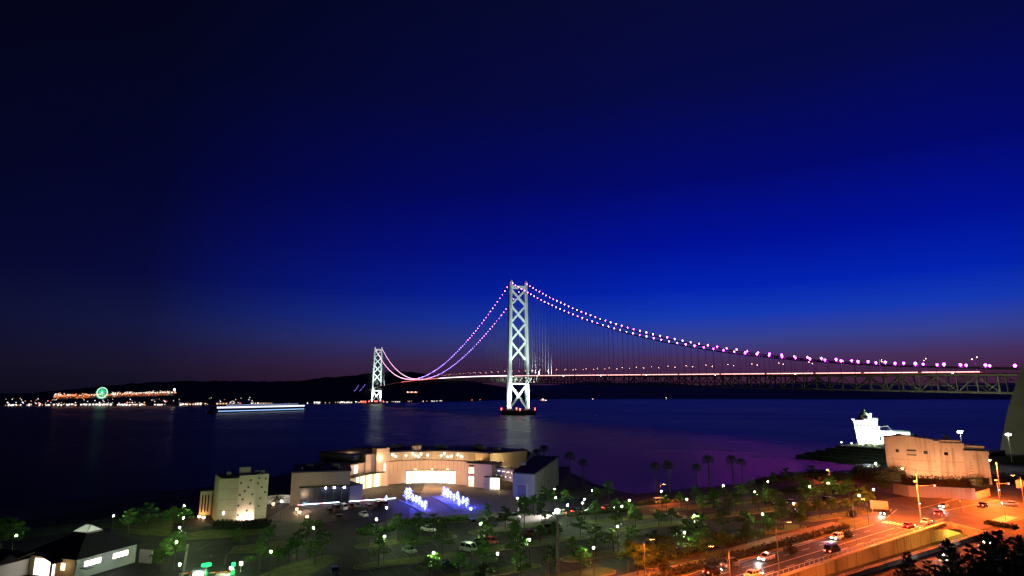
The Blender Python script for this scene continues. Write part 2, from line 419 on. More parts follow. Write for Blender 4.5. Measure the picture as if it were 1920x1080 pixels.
# cutting: ramp, retaining walls of concrete panels, tunnel
def floor_z(s): return 4.3 - max(0, min(1, (s + 62) / 135)) * 3.9
ramp_pts = [along(-62, 0), W2, W2 + wd * 34, N2 + wd * 34, N2, N0]
LW = (W2 - W1).length
zz = [4.3, floor_z(LW), .3, .3, floor_z(LW), 4.3]
mb = MB().add([(p.x, p.y, z) for p, z in zip(ramp_pts, zz)], [tuple(range(5, -1, -1))])
struct('ramp_road', mb, mat('ramp_asphalt', (.10, .095, .09), .75, .2, .25, .1))
wall = empty('retaining_wall', W1, math.atan2(wd.y, wd.x), 'long stained concrete retaining wall beside the sunken ramp road', 'wall')
pw = 9.0; n = int((LW + 62) / pw) + 1
cm = mat('wall_concrete', (.34, .30, .26), .85, .12, .3, .1, wear=((.17, .145, .12), .7, (1.6, 1.6, .08)))
for k in range(n):
    s0 = -62 + k * pw; s1 = min(LW, s0 + pw) - .09
    if s1 - s0 < 1: continue
    MB().prism([(s0, -.3), (s1, -.3), (s1, .35), (s0, .35)], -4.4, .55).build('panel', cm, wall)
MB().box(-62, LW, -.4, .45, .55, .78).build('coping', mat('coping_stone', (.5, .48, .45), .8, .1, .5), wall)
for k in range(0, 52):
    if k == 0: post = MB().box(-.04, .04, -.04, .04, .78, 1.75).mesh('rail_post', steel)
    put('rail_post', post, wall, (-20 + k * 2.0, 0, 0)) if -20 + k * 2.0 < LW else None
MB().box(-62, LW, -.05, .05, 1.68, 1.76).build('handrail', steel, wall)
nw = empty('barrier_wall', N1, math.atan2(nd.y, nd.x), 'low concrete barrier on the near side of the sunken ramp', 'wall')
ln = (N2 - N1).length
for k in range(5):                                # added lamps hidden by the barrier, brightening the retaining wall
    x = ln - 14 - k * 17
    MB().box(x - .5, x + .5, .2, .34, -.2, .1).build('ramp_fill', lamp_orange, nw)
    point('ramp_fill_glow', (x, 1.0, -.1), 1500 if k else 3000, (1, .20, .03) if k else (1, .40, .05), .25, nw)
for k in range(int((ln + 62) / 6)):
    MB().prism([(-62 + k * 6, -.25), (-56.06 + k * 6, -.25), (-56.06 + k * 6, .2), (-62 + k * 6, .2)], -4.3, .9).build('panel', concrete, nw)
MB().box(-62, ln, -.06, .06, 1.15, 1.25).build('handrail', steel, nw)
pt = empty('tunnel_portal', W2, math.atan2((N2 - W2).y, (N2 - W2).x), 'concrete portal of the road tunnel with yellow lamplight inside', 'tunnel')
lp = (N2 - W2).length
MB().box(0, lp, -.5, .5, -1.0, .9).build('header', concrete, pt)
tl = 34.0
q = pt.rotation_euler.z
inv = Matrix.Rotation(-q, 4, 'Z')
dloc = inv @ wd
def TP(u, s, z): return Vector((u, 0, z)) + dloc * s
tm = mat('tunnel_tile', (.62, .55, .36), .5, .08, .5)
for name, u in (('side_wall', -.1), ('side_wall', lp + .1)):
    MB().add([TP(u, .3, -4.2), TP(u, tl, -4.2), TP(u, tl, -.7), TP(u, .3, -.7)], [(0, 1, 2, 3)]).build(name, tm, pt)
MB().add([TP(0, tl, -4.2), TP(lp, tl, -4.2), TP(lp, tl, -.7), TP(0, tl, -.7)], [(0, 1, 2, 3)]).build('end_wall', tm, pt)
MB().add([TP(-.2, .3, -.75), TP(lp + .2, .3, -.75), TP(lp + .2, tl, -.75), TP(-.2, tl, -.75)], [(0, 1, 2, 3)]).build('ceiling', concrete, pt)
for k in range(3):
    p = TP(lp * .35, 2.0 + k * 9, -1.15)
    MB().box(p.x - .5, p.x + .5, p.y - .2, p.y + .2, -1.12, -.95).build('tunnel_lamp', emat('tunnel_light', (1, .55, .12), 30), pt)
    point('tunnel_lamp_light', p + Vector((0, 0, -.25)), 2600, (1, .45, .06), .2, pt)
# yellow patch on the wall comes from the first added ramp lamp
# bank in the right foreground below the viewpoint
bank = MB()
NU, NV = 26, 12
vs = []
for i in range(NU + 1):
    for j in range(NV + 1):
        s = -66 + i * 8.0; o = -1.2 - j * 5.0
        p = N1 + nd * s + Vector((-nd.y, nd.x, 0)) * (o - 9.5)
        zz_ = GZ + .03 + (j / NV) ** 1.3 * 15 + (random.random() - .5) * .5 * (j > 0)
        vs.append((p.x, p.y, zz_))
fs = [(i * (NV + 1) + j, i * (NV + 1) + j + 1, (i + 1) * (NV + 1) + j + 1, (i + 1) * (NV + 1) + j) for i in range(NU) for j in range(NV)]
bank.add(vs, fs)
struct('bank', bank, mat('bank_soil', (.03, .035, .015), .95, .4, .3, .3), smooth=True)
sheet('near_road', [N1 + nd * s + Vector((-nd.y, nd.x, 0)) * o for s, o in ((-62, -1), (110, -1), (110, -9.5), (-62, -9.5))], asphalt, GZ + .014)

# raised shore on the right, by the bridge anchorage
pts = [(262, 352), (330, 376), (520, 450), (640, 500), (640, 330), (420, 330), (300, 322), (252, 330)]
rs = MB().prism(pts[::-1] if sum(pts[i][0] * pts[(i + 1) % 8][1] - pts[(i + 1) % 8][0] * pts[i][1] for i in range(8)) < 0 else pts, GZ - .5, [7.5, 9, 10, 10, 7, 6, 5, 5])
struct('raised_shore', rs, mat('shore_turf', (.075, .07, .03), .9, .4, .12, .3))

# ------------------------------------------------------------------ far island: hills beyond the strait
RIDGE = [(-500, 748), (-100, 742), (60, 737), (150, 729), (240, 720), (330, 715.5), (420, 714.5), (520, 716), (575, 713), (620, 707), (660, 704.5), (700, 700), (735, 697), (765, 697.5), (800, 702), (850, 710), (900, 718), (950, 727), (1000, 736), (1050, 743)]
SHORE = [(-500, 764), (0, 761.5), (330, 761), (450, 759), (620, 757), (700, 755.8), (850, 753), (950, 750), (1050, 748)]
def lerp(tab, x):
    for (x0, y0), (x1, y1) in zip(tab, tab[1:]):
        if x <= x1: return y0 + (y1 - y0) * (x - x0) / (x1 - x0)
    return tab[-1][1]
vs = []; NX = 150; NR = 16
def hill_point(px, u):
    sp = G(px, lerp(SHORE, px), 0); d0 = math.hypot(sp.x, sp.y)
    d1 = d0 + 1900
    rp = atdist(px, lerp(RIDGE, px), d1)
    d = d0 + (d1 - d0) * u
    prof = .30 * min(1, u * 3.2) + .70 * (max(0, u - .28) / .72) ** 1.2
    z = max(2.0, rp.z * prof + 2)
    b_ = atdist(px, 742, d)
    return b_.x, b_.y, z
rnd = random.Random(4)
for i in range(NX + 1):
    px = -500 + 1550 * i / NX
    for j in range(NR + 1):
        x, y, z = hill_point(px, j / NR)
        if 0 < j: z *= 1 + (rnd.random() - .5) * (.10 if j < NR else .06)
        vs.append((x, y, z if j else -1))
    x, y, z = hill_point(px, 1); vs.append((x * 1.35, y * 1.35, 0))
NQ = NR + 2
fs = [(i * NQ + j, i * NQ + j + 1, (i + 1) * NQ + j + 1, (i + 1) * NQ + j)[::-1] for i in range(NX) for j in range(NQ - 1)]
struct('hills', MB().add(vs, fs), mat('wooded_hill', (.022, .026, .022), .95, .5, .01), smooth=True)
# low coast, colour paled for haze, far beyond the strait, behind the side span
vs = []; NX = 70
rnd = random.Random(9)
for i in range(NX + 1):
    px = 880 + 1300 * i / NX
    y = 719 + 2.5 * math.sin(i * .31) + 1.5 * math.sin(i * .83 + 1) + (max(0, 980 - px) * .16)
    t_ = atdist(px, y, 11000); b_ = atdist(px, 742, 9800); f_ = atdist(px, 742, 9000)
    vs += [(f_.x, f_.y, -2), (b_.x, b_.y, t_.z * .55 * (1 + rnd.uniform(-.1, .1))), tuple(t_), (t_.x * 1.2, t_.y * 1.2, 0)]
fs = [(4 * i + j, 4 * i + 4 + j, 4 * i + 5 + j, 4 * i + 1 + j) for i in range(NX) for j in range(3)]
struct('distant_coast', MB().add(vs, fs), mat('distant_haze_tone', (.60, .60, .60), .95, .15, .0006), smooth=True)

# ------------------------------------------------------------------ suspension bridge
BA = 0.37954
def deck_z(s):
    if 0 <= s <= 1991: return 97 - 13.5 * ((s - 995.5) / 995.5) ** 2
    k = -s if s < 0 else s - 1991
    return 83.5 - .0281 * k
def cable_z(s):
    if 0 <= s <= 1991: return 101 + 195 * ((s - 995.5) / 995.5) ** 2
    k = (-s if s < 0 else s - 1991) / 960
    return 296 + (60 - 296) * k - 4 * 46 * k * (1 - k)
bridge = empty('suspension_bridge', (13.86, 1327, 0), BA, 'long suspension bridge with two floodlit steel towers and violet lamps along its cables', 'bridge')
HT = 17.75
def tower(s, tl_w):
    legs = []
    first = None
    for sg in (-1, 1):
        mb = MB()
        xb, xt = 21.5 * sg, 18.6 * sg
        for (w, d, z1) in ((6.6, 9.0, 297.5), (3.4, 13.0, 292.0)):       # cruciform leg
            ws, ds = w, d
            a = [(xb - w * .58, -ds * .58, 11), (xb + w * .58, -ds * .58, 11), (xb + w * .58, ds * .58, 11), (xb - w * .58, ds * .58, 11)]
            b_ = [(xt - w * .46, -ds * .46, z1), (xt + w * .46, -ds * .46, z1), (xt + w * .46, ds * .46, z1), (xt - w * .46, ds * .46, z1)]
            mb.add(a + b_, [(3, 2, 1, 0), (4, 5, 6, 7), (0, 1, 5, 4), (1, 2, 6, 5), (2, 3, 7, 6), (3, 0, 4, 7)])
        o = mb.build('leg', bridge_paint, first, (0, 0, 0))
        legs.append(o)
    xz = lambda z: 21.5 + (18.6 - 21.5) * (z - 11) / 287
    top = MB().box(-xz(288) + 2, xz(288) - 2, -2.6, 2.6, 283, 290).build('tower', bridge_paint, bridge, (0, s, 0))
    for l in legs: l.parent = top
    zs = [(280, 245), (243, 205), (203, 163), (161, 119), (65, 15)]
    for za, zb in zs:
        for sg in (-1, 1):
            MB().beam((-sg * (xz(za) - 2), 0.05 * sg, za), (sg * (xz(zb) - 2), .05 * sg, zb), 4.2, 4.6, (0, 1, 0)).build('brace', bridge_paint, top)
        zm = (za + zb) / 2
        MB().box(-3.4, 3.4, -2.4, 2.4, zm - 3.6, zm + 3.6).build('gusset', bridge_paint, top)
    MB().box(-xz(68) - 3.6, xz(68) + 3.6, -4.5, 4.5, 65.5, 69.5).build('strut', bridge_paint, top)
    for sg in (-1, 1):
        MB().box(xt * 1 * 0 + sg * 18.6 - 2, sg * 18.6 + 2, -7, 7, 297.5, 301).build('saddle', bridge_paint, top)
        m2 = MB()
        m2.box(sg * 21.5 - 5.2, sg * 21.5 + 5.2, -8, 8, 9, 12).build('base_plate', bridge_paint, top)
    # caisson pier
    pr = MB(); n = 40
    for (r0, z0, r1, z1) in ((39, -2, 39, 7.5), (40, 7.5, 40, 9.4)):
        o = len(pr.v)
        pr.v += [(r * math.cos(k * 2 * math.pi / n), r * math.sin(k * 2 * math.pi / n), z) for r, z in ((r0, z0), (r1, z1)) for k in range(n)]
        pr.f += [(o + k, o + (k + 1) % n, o + n + (k + 1) % n, o + n + k) for k in range(n)] + [tuple(range(o + n, o + 2 * n))]
    p = pr.build('pier', concrete_dark, bridge, (0, s, 0))
    for k in range(20):
        a = k * math.pi / 10
        MB().box(-.25, .25, -.2, .2, -1, 7.4).build('fender', mat('fender_rubber', (.12, .12, .12), .7), p, (39.1 * math.cos(a), 39.1 * math.sin(a), 0), a + math.pi / 2)
    for k in range(4):
        ax = math.pi / 4 + k * math.pi / 2
        x, y = 37.5 * math.cos(ax + .5), 37.5 * math.sin(ax + .5)
        MB().tube((x, y, 9.4), (x, y, 12), .35).ball((x, y, 12.9), tl_w).build('beacon', red_light, p)
    rp_me = MB().tube((0, 0, 9.4), (0, 0, 11), .15, n=4).mesh('railing_post', steel)
    for k in range(24):
        a = k * math.pi / 12
        put('railing_post', rp_me, p, (38.6 * math.cos(a), 38.6 * math.sin(a), 0))
    return top
t1 = tower(0, 1.2); t2 = tower(1991, 1.9)
# floodlights on the piers and on the deck, turned on the towers
def tower_lights(s, k):
    for (tt, ds, z, aim, w, deg) in ((-30, -33, 14, 180, 3.6e6, 100), (30, -33, 14, 180, 3.6e6, 100), (-16, -150, deck_z(s - 150) + 2, 215, 6.0e6, 70), (16, -150, deck_z(s - 150) + 2, 215, 6.0e6, 70),
                                     (-36, -12, 14, 60, 7e5, 120), (36, -12, 14, 60, 7e5, 120)):
        MB().box(-1, 1, -1, 1, -.6, .6).build('floodlight', steel_dark, bridge, (tt, s + ds, z - 1.4))
        spot('floodlight_beam', (tt, s + ds, z), (0, s, aim), w * k, (.80, 1.0, .93), deg, .5, 1.0, bridge)
tower_lights(0, .21); tower_lights(1991, .30)
# main cables
cab_m = mat('cable_sheath', (.05, .05, .055), .6, .1, .5)
STN = [-972] + [-960 + i * 24 for i in range(40)] + [i * 1991 / 60 for i in range(61)] + [1991 + i * 24 for i in range(1, 41)]
cl_pink = emat('cable_light_pink', (.68, .026, 1.0), 120)
cl_lilac = emat('cable_light_lilac', (.76, .13, 1.0), 46)
cl_blue = emat('cable_light_blue', (.32, .17, 1.0), 20)
cl_magenta = emat('cable_light_rose', (1.0, .46, .70), 6)
def lamp_mesh(r, m):
    mb = MB().tube((0, 0, 0), (0, 0, 1.0), .18, n=4).ball((0, 0, 1.4), r)
    return mb.mesh('cable_lamp', m)
LM = {k: lamp_mesh(r, m) for k, (r, m) in {'pink': (.92, cl_pink), 'lilac': (.78, cl_lilac), 'lilac2': (.72, cl_lilac), 'blue': (.85, cl_blue), 'rose': (1.2, cl_magenta)}.items()}
for sg in (-1, 1):
    x = sg * HT
    cb = MB()
    for s0, s1 in zip(STN, STN[1:]): cb.tube((x, s0, cable_z(s0)), (x, s1, cable_z(s1)), 0.85, n=5)
    cb = cb.build('main_cable', cab_m, bridge)
    s = -952.0; cnt = 0
    far = {'blue': MB(), 'rose': MB()}
    while s < 2940:
        step = 17.1 if s < 0 else 16.6
        if s > 1991: step = 24
        if s < -620: k = 'pink'
        elif s < 0: k = 'lilac'
        elif s < 330: k = 'lilac2'
        elif s < 900: k = 'blue'
        elif s < 1991: k = 'rose'
        else: k = 'blue'
        if abs(s) > 9 and abs(s - 1991) > 9:
            q_ = .78 + .4 * random.random()
            if s < 1230: put('cable_lamp', LM[k], cb, (x, s, cable_z(s) + .8), 0, (q_, q_, q_))
            elif s < 1991 or s > 2560: far[k].ball((x, s, cable_z(s) + 2.2), 1.25 if s < 1991 else .5)
        s += step
    for k, mb in far.items(): tag(mb.build('cable_lamps', LM[k].materials[0], cb), kind='stuff')
# hangers
hg = MB().tube((0, 0, 0), (0, 0, 1), .16, n=4).mesh('hanger', mat('hanger_steel', (.10, .10, .11), .5, .05, 1))
rest = MB(); cnt = 0
s = -945.0
while s < 2940:
    for sg in (-1, 1):
        if abs(s) < 12 or abs(s - 1991) < 12: continue
        z0, z1 = deck_z(s), cable_z(s)
        if z1 - z0 < 2: continue
        if cnt < 300: put('hanger', hg, bridge, (sg * HT, s, z0), 0, (1, 1, z1 - z0)); cnt += 1
        else: rest.tube((sg * HT, s, z0), (sg * HT, s, z1), .16, n=3)
    s += 14.2
tag(rest.build('hangers', hg.materials[0], bridge), kind='stuff')
# stiffening truss
deck = MB()
for s0, s1 in zip(STN, STN[1:]):
    z0, z1 = deck_z(s0), deck_z(s1)
    if abs(s0) < 1 and s0 < 0: pass
    vs = [(-15.6, s0, z0 - 1.2), (15.6, s0, z0 - 1.2), (15.6, s0, z0), (-15.6, s0, z0), (-15.6, s1, z1 - 1.2), (15.6, s1, z1 - 1.2), (15.6, s1, z1), (-15.6, s1, z1)]
    deck.add(vs, [(0, 4, 5, 1)[::-1], (3, 2, 6, 7)[::-1], (0, 3, 7, 4)[::-1], (1, 5, 6, 2)[::-1]])
dk = deck.build('roadway_deck', mat('bridge_asphalt', (.06, .06, .06), .8, .1, .1), bridge)
chord = MB()
for sg in (-1, 1):
    for s0, s1 in zip(STN, STN[1:]):
        for dz in (-1.4, -14.4):
            chord.beam((sg * HT, s0, deck_z(s0) + dz), (sg * HT, s1, deck_z(s1) + dz), 1.25, 1.4)
tr = chord.build('stiffening_truss', truss_paint, bridge)
lat = MB()
post_me = MB().box(-.5, .5, -.5, .5, -13.7, -2.1).mesh('truss_post', truss_paint)
dup_me = MB().beam((0, 0, -13.7), (0, 14.2, -2.0), .85, .9).mesh('truss_diagonal', truss_paint)
ddn_me = MB().beam((0, 0, -2.0), (0, 14.2, -13.7), .85, .9).mesh('truss_diagonal', truss_paint)
farp = MB(); i = 0
s = -959.2
while s < 2930:
    for sg in (-1, 1):
        z0, z1 = deck_z(s), deck_z(s + 14.2)
        if s < -90 and sg < 0:
            put('truss_post', post_me, tr, (sg * HT, s, z0))
            o = put('truss_diagonal', dup_me if i % 2 == 0 else ddn_me, tr, (sg * HT, s, z0))
        else:
            farp.beam((sg * HT, s, z0 - 13.7), (sg * HT, s, z0 - 2), 1, 1, (1, 0, 0))
            a, b_ = (-13.7, -2) if i % 2 == 0 else (-2, -13.7)
            farp.beam((sg * HT, s, z0 + a), (sg * HT, s + 14.2, z1 + b_), .85, .9)
    z0 = deck_z(s)
    farp.beam((-HT, s, z0 - 14.4), (HT, s, z0 - 14.4), .7, .8); farp.beam((-HT, s, z0 - 1.6), (HT, s, z0 - 1.6), .7, 1.2)
    if s < -200: farp.beam((-14, s, z0 - 9.2), (-14, s + 14.2, z0 - 9.0), .5, .6)
    s += 14.2; i += 1
tag(farp.build('truss_members', truss_paint, tr), kind='stuff')
# added glowing strips along the deck edge standing in for car light trails
pl1 = emat('trail_strip_warm', (1.0, .55, .50), 2.6, 'NONE'); pl2 = emat('trail_strip_white', (1.0, .70, .82), 3.6, 'NONE')
pl3 = emat('trail_strip_red', (1.0, .20, .16), 2.0, 'NONE')
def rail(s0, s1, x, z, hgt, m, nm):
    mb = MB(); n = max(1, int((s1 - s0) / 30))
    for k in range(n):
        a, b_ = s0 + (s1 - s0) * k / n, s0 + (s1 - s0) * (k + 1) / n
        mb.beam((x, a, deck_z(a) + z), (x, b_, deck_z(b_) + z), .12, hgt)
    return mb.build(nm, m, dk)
brk = [-948, -902, -851, -800, -738, -668, -590, -505, -410, -300, -170, -14]
for a, b_ in zip(brk, brk[1:]): rail(a + 1.6, b_ - 1.6, -15.7, 1.0, .55 + (b_ + 948) / 1500, pl1, 'trail_strip')
rail(14, 640, -15.7, 1.3, 1.7, pl2, 'trail_strip'); rail(640, 1250, -15.7, 1.3, 1.5, pl3, 'trail_strip')
rail(-948, -14, -15.7, .45, .28, emat('trail_strip_deep_red', (1.0, .08, .06), 1.0, 'NONE'), 'trail_strip')
rail(1250, 1975, -15.7, 1.0, .5, emat('trail_strip_dim', (1.0, .25, .2), .35, 'NONE'), 'trail_strip')
# road lamps along the deck
rl = MB().tube((0, 0, 0), (0, 0, 11.5), .14, .1, 4).beam((0, 0, 11.5), (2.2, 0, 11.8), .14, .14)
rl_me = rl.mesh('road_lamp', steel)
head_me = MB().ball((2.4, 0, 11.8), .34, .6).mesh('lamp_head', emat('bridge_road_light', (1.0, .45, .30), 26, 'NONE'))
s = -935
while s < 1000:
    for sg in (-1, 1):
        o = put('road_lamp', rl_me, dk, (sg * 14.9, s + sg * 9, deck_z(s)), math.pi if sg > 0 else 0)
        put('lamp_head', head_me, o)
    s += 38 if s < 0 else 46
# traffic on the bridge
cb_me = MB().box(-.9, .9, -2.2, 2.2, .35, .95).box(-.8, .8, -1.4, 1.0, .95, 1.5).mesh('car_body', mat('silver_car_paint', (.35, .36, .38), .35, .05, 1))
tl_me = MB().box(-.85, .85, -2.3, -2.2, .6, .95).mesh('tail_lights', emat('tail_light_far', (1, .06, .04), 14, 'NONE'))
hl_me = MB().box(-.85, .85, 2.2, 2.3, .5, .9).mesh('headlights', emat('headlight_far', (1, .95, .85), 30, 'NONE'))
s = -900
rr = random.Random(8)
while s < 900:
    for sg in (-1, 1):
        ss = s + rr.uniform(-14, 14)
        p = Matrix.Rotation(BA, 4, 'Z') @ Vector((sg * (8 + rr.choice((0, 3.6))), ss, 0)) + Vector((13.86, 1327, deck_z(ss)))
        e = row(empty('car', p, BA + (0 if sg < 0 else math.pi)), 'small silver car driving ' + ('away' if sg < 0 else 'towards the near shore'), 'on the bridge roadway', 'car', 'cars driving on the bridge')
        put('body', cb_me, e); put('tail_lights', tl_me, e); put('headlights', hl_me, e)
    s += 138
# anchorages
def anchorage(s0, s1, flip, label):
    a = empty('anchorage_block', bridge.matrix_basis @ Vector((0, s0, 0)), BA, label, 'anchorage')
    L = s1 - s0
    mb = MB()
    d = 1 if L > 0 else -1
    pf = [(0, 0), (0 + d * 8, 30), (d * 20, 62), (L, 62), (L, 0)]
    vs = [(x - (62 - z) * .07 * (x < 0), y, z) for x in (-19.5, 31) for y, z in pf]
    n = 5
    fs = [tuple(range(n)), tuple(range(2 * n - 1, n - 1, -1))] + [(k, n + k, n + (k + 1) % n, (k + 1) % n) for k in range(n)]
    mb.add(vs, fs).build('concrete_block', mat('anchorage_concrete', (.22, .21, .18), .85, .12, .03, .05, wear=((.17, .165, .13), .03, (1, 1, 3))), a)
    for k in range(5):
        z = 8 + k * 10
        MB().box(-19.5 - (62 - z) * .07 - .05, 31.25, d * (z * .27) - .3, d * (z * .27) + .4, z, z + .5).build('pour_joint', concrete_dark, a)
    return a
anchorage(-956, -1030, 1, 'huge battered concrete anchorage block at the near end of the bridge')
anchorage(2951, 3010, -1, 'concrete anchorage block at the distant end of the bridge')

# ------------------------------------------------------------------ museum: a crescent round its plaza
CX, CY = -34.0, 228.0
mus = empty('museum', (CX, CY, GZ), 0, 'crescent shaped cream museum with brightly lit glass front round its plaza', 'building')
wall_m = mat('museum_wall', (.56, .46, .33), .85, .07, .25, .05, wear=((.50, .42, .34), .3, (1, 1, .2)))
def pol(r, a, z=0): return Vector((r * math.cos(R(a)), r * math.sin(R(a)), z))
def loc(px, py, z=GZ): return G(px, py, z) - Vector((CX, CY, GZ))
lw = MB().arc(27.5, 46, 44, 180, 0, 5.1, 40).build('lower_storey', wall_m, mus)
MB().arc(24.6, 27.4, 38, 63.5, 0, 5.1, 8).build('solid_wall', wall_m, mus)
band = MB().arc(24.4, 25.2, 38, 134, 5.15, 9.3, 40).build('parapet_band', wall_m, mus)
MB().arc(25.2, 36, 38, 134, 8.3, 8.5, 40).build('terrace', mat('terrace_deck', (.14, .12, .10), .8, .2, .5), mus)
MB().arc(24.2, 25.4, 38, 134, 9.3, 9.42, 40).build('coping', roof_dark, mus)
MB().arc(22.6, 24.4, 66, 112, 5.15, 5.6, 20).build('canopy', mat('canopy_soffit', (.5, .42, .30), .7, .1, .5), mus)
MB().arc(24.8, 27.4, 134, 178, 5.2, 5.6, 20).build('low_roof', roof_dark, mus)
MB().arc(29.5, 30.3, 136, 182, 5.6, 9.2, 20).build('terrace_wall', wall_m, mus)
MB().arc(29.3, 46, 136, 182, 9.2, 9.5, 20).build('side_roof', roof_dark, mus)
up = MB().arc(33.5, 34.3, 42, 128, 8.5, 12.0, 40).build('upper_wall', wall_m, mus)
MB().arc(33.2, 55, 42, 150, 12.0, 12.5, 40).build('upper_roof', roof_dark, mus)
mb = MB().arc(34.3, 54.5, 42, 150, 0, 12.0, 30); mb.build('upper_storey', wall_m, mus)
for a in (58, 73, 96, 112):
    p = pol(33.4, a)
    MB().box(-.22, .22, -.25, .1, 8.5, 12.0).build('pilaster', wall_m, mus, p, R(a + 90))
# glazing: one pane after the other between mullions
def glazing(a0, a1, r, z0, z1, n, mats):
    da = (a1 - a0) / n
    for k in range(n):
        w = 2 * r * math.sin(R(da / 2)) - .14
        a = a0 + (k + .5) * da
        MB().box(-w / 2, w / 2, -.04, .04, z0, z1).build('glass_pane', mats[k % len(mats)], mus, pol(r, a), R(a + 90))
        MB().box(-.07, .07, -.16, .12, z0, z1).build('mullion', steel, mus, pol(r, a0 + k * da), R(a0 + k * da + 90))
glazing(65, 112, 25.6, .15, 5.0, 18, [glass_white, glass_white, glass_white, glass_warm])
glazing(134, 172, 25.2, .15, 5.0, 16, [glass_warm, glass_amber, glass_warm, glass_white])
MB().arc(25.0, 25.45, 65, 112, 2.9, 3.02, 24).build('transom', steel, mus)
glazing(113, 133, 30.5, .15, 3.9, 8, [glass_amber, glass_warm, glass_amber])
MB().arc(27.5, 31, 112, 134, 3.9, 5.1, 8).build('entrance_beam', wall_m, mus)
# big lit window of the stair landing
p = pol(26.4, 130); MB().box(-2.9, 2.9, -.05, .05, 5.9, 8.8).build('landing_window', glass_white, mus, pol(24.9, 128.5) * .985, R(128.5 + 90))
p = pol(29.4, 158); MB().box(-.9, .9, -.1, .1, 5.9, 8.6).build('window', glass_white, mus, p, R(158 + 90))
# stair tower, lift drum, rear wing
st = MB().box(-2.6, 2.6, -3.2, 3.2, 0, 14.6).build('stair_tower', wall_m, mus, pol(28.2, 134.5), R(30))
MB().box(-3.6, 3.6, -5, 5, 0, 12.4).build('stair_block', wall_m, mus, pol(32.5, 139), R(35))
MB().box(-2.75, 2.75, -3.35, 3.35, 14.6, 14.85).build('roof_cap', roof_dark, st)
dr = MB().tube((0, 0, 8.5), (0, 0, 14.3), 2.2, n=20).build('lift_drum', wall_m, mus, pol(36, 102))
MB().tube((0, 0, 14.3), (0, 0, 14.9), 2.35, n=20).build('roof_cap', roof_dark, dr)
MB().tube((-1.6, 0, 14.9), (-1.6, 0, 17.2), .1).tube((1.2, 0, 14.9), (1.2, 0, 16.4), .08).box(-.6, .5, -.5, .5, 14.9, 15.7).build('aerial', steel_dark, dr)
pw_ = [loc(653, 868, 10), loc(697, 872, 10)]
wing = MB().box(-14, 3, 0, 14, 0, 12.5).build('rear_wing', wall_m, mus, (-24, 34, 0), R(-14))
MB().box(-14.3, 3.3, -.3, 14.3, 12.5, 12.9).build('roof', roof_dark, wing)
# wall lamps on the upper curved wall and recessed lights below
bl = MB().ball((0, 0, 0), .26).mesh('wall_lamp', emat('wall_lamp_light', (1, .93, .84), 22))
rr = random.Random(5)
for k, a in enumerate((124, 120, 117.5, 110, 105, 103, 100.5, 99, 94, 84, 81.5, 79, 76, 71, 68)):
    put('wall_lamp', bl, mus, pol(33.2, a, 9.75 + (.9 if k % 3 == 1 else 0) + rr.random() * .7))
for a in (104, 88, 72): MB().tube((0, 0, 0), (0, 0, .12), .5, n=10).build('downlight', glass_white, mus, pol(24.1, a, 5.75))
# right-hand gallery block with coloured window strips
gb = MB().box(-6.5, 5.0, 0, 9, 0, 9.0).build('gallery_block', wall_m, mus, (21.5, 13.2, 0), R(-28))
MB().box(-6.7, 5.2, -.2, 9.2, 9.0, 9.3).build('roof', roof_dark, gb)
for z0, z1, m in ((.3, 2.1, glass_warm), (2.3, 4.1, glass_white), (4.5, 5.0, emat('red_window', (1, .10, .06), .5)), (5.2, 6.6, glass_white), (6.7, 7.5, glass_warm), (7.7, 8.5, mat('maroon_panel', (.15, .03, .03), .6))):
    for x in (-5.3, -4.1): MB().box(x, x + 1.05, -.12, .05, z0, z1).build('window_strip', m, gb)
MB().box(-5.5, -2.85, -.25, .02, 4.12, 4.3).build('sill', concrete, gb)
MB().box(2.4, 3.8, -.12, .05, .1, 4.0).build('door', glass_warm, gb)
# porch with its lit window
po = MB().box(-3.6, 2.6, -2.6, 3, 0, 4.4).build('porch', wall_m, mus, (27.2, 11.6, 0), R(-10))
MB().box(-3.75, 2.75, -2.75, 3.1, 4.4, 4.65).build('roof', roof_dark, po)
MB().box(-1.2, 2.4, -2.72, -2.55, .15, 4.2).build('window', glass_white, po)
for x in (0.0, 1.2): MB().box(x - .05, x + .05, -2.8, -2.72, .15, 4.2).build('mullion', steel, po)
# raised corridor with dotted lights
c0, c1 = Vector((25.6, 17.0, 0)), Vector((36.5, 3.0, 0)); cd = (c1 - c0).normalized(); cl_ = (c1 - c0).length
co_ = MB().box(0, cl_, 0, 4, 3.2, 7.6).build('raised_corridor', wall_m, mus, c0, math.atan2(cd.y, cd.x))
MB().box(-.1, cl_ + .1, -.2, 4.2, 7.6, 7.85).build('roof', roof_dark, co_)
sl = MB().box(-.22, .22, -.05, .05, -.16, .16).mesh('slot_light', glass_white)
for k in range(16): put('slot_light', sl, co_, (.9 + k * .98, -.05, 4.5 + 2.3 * abs(math.sin(k * 2.1))))
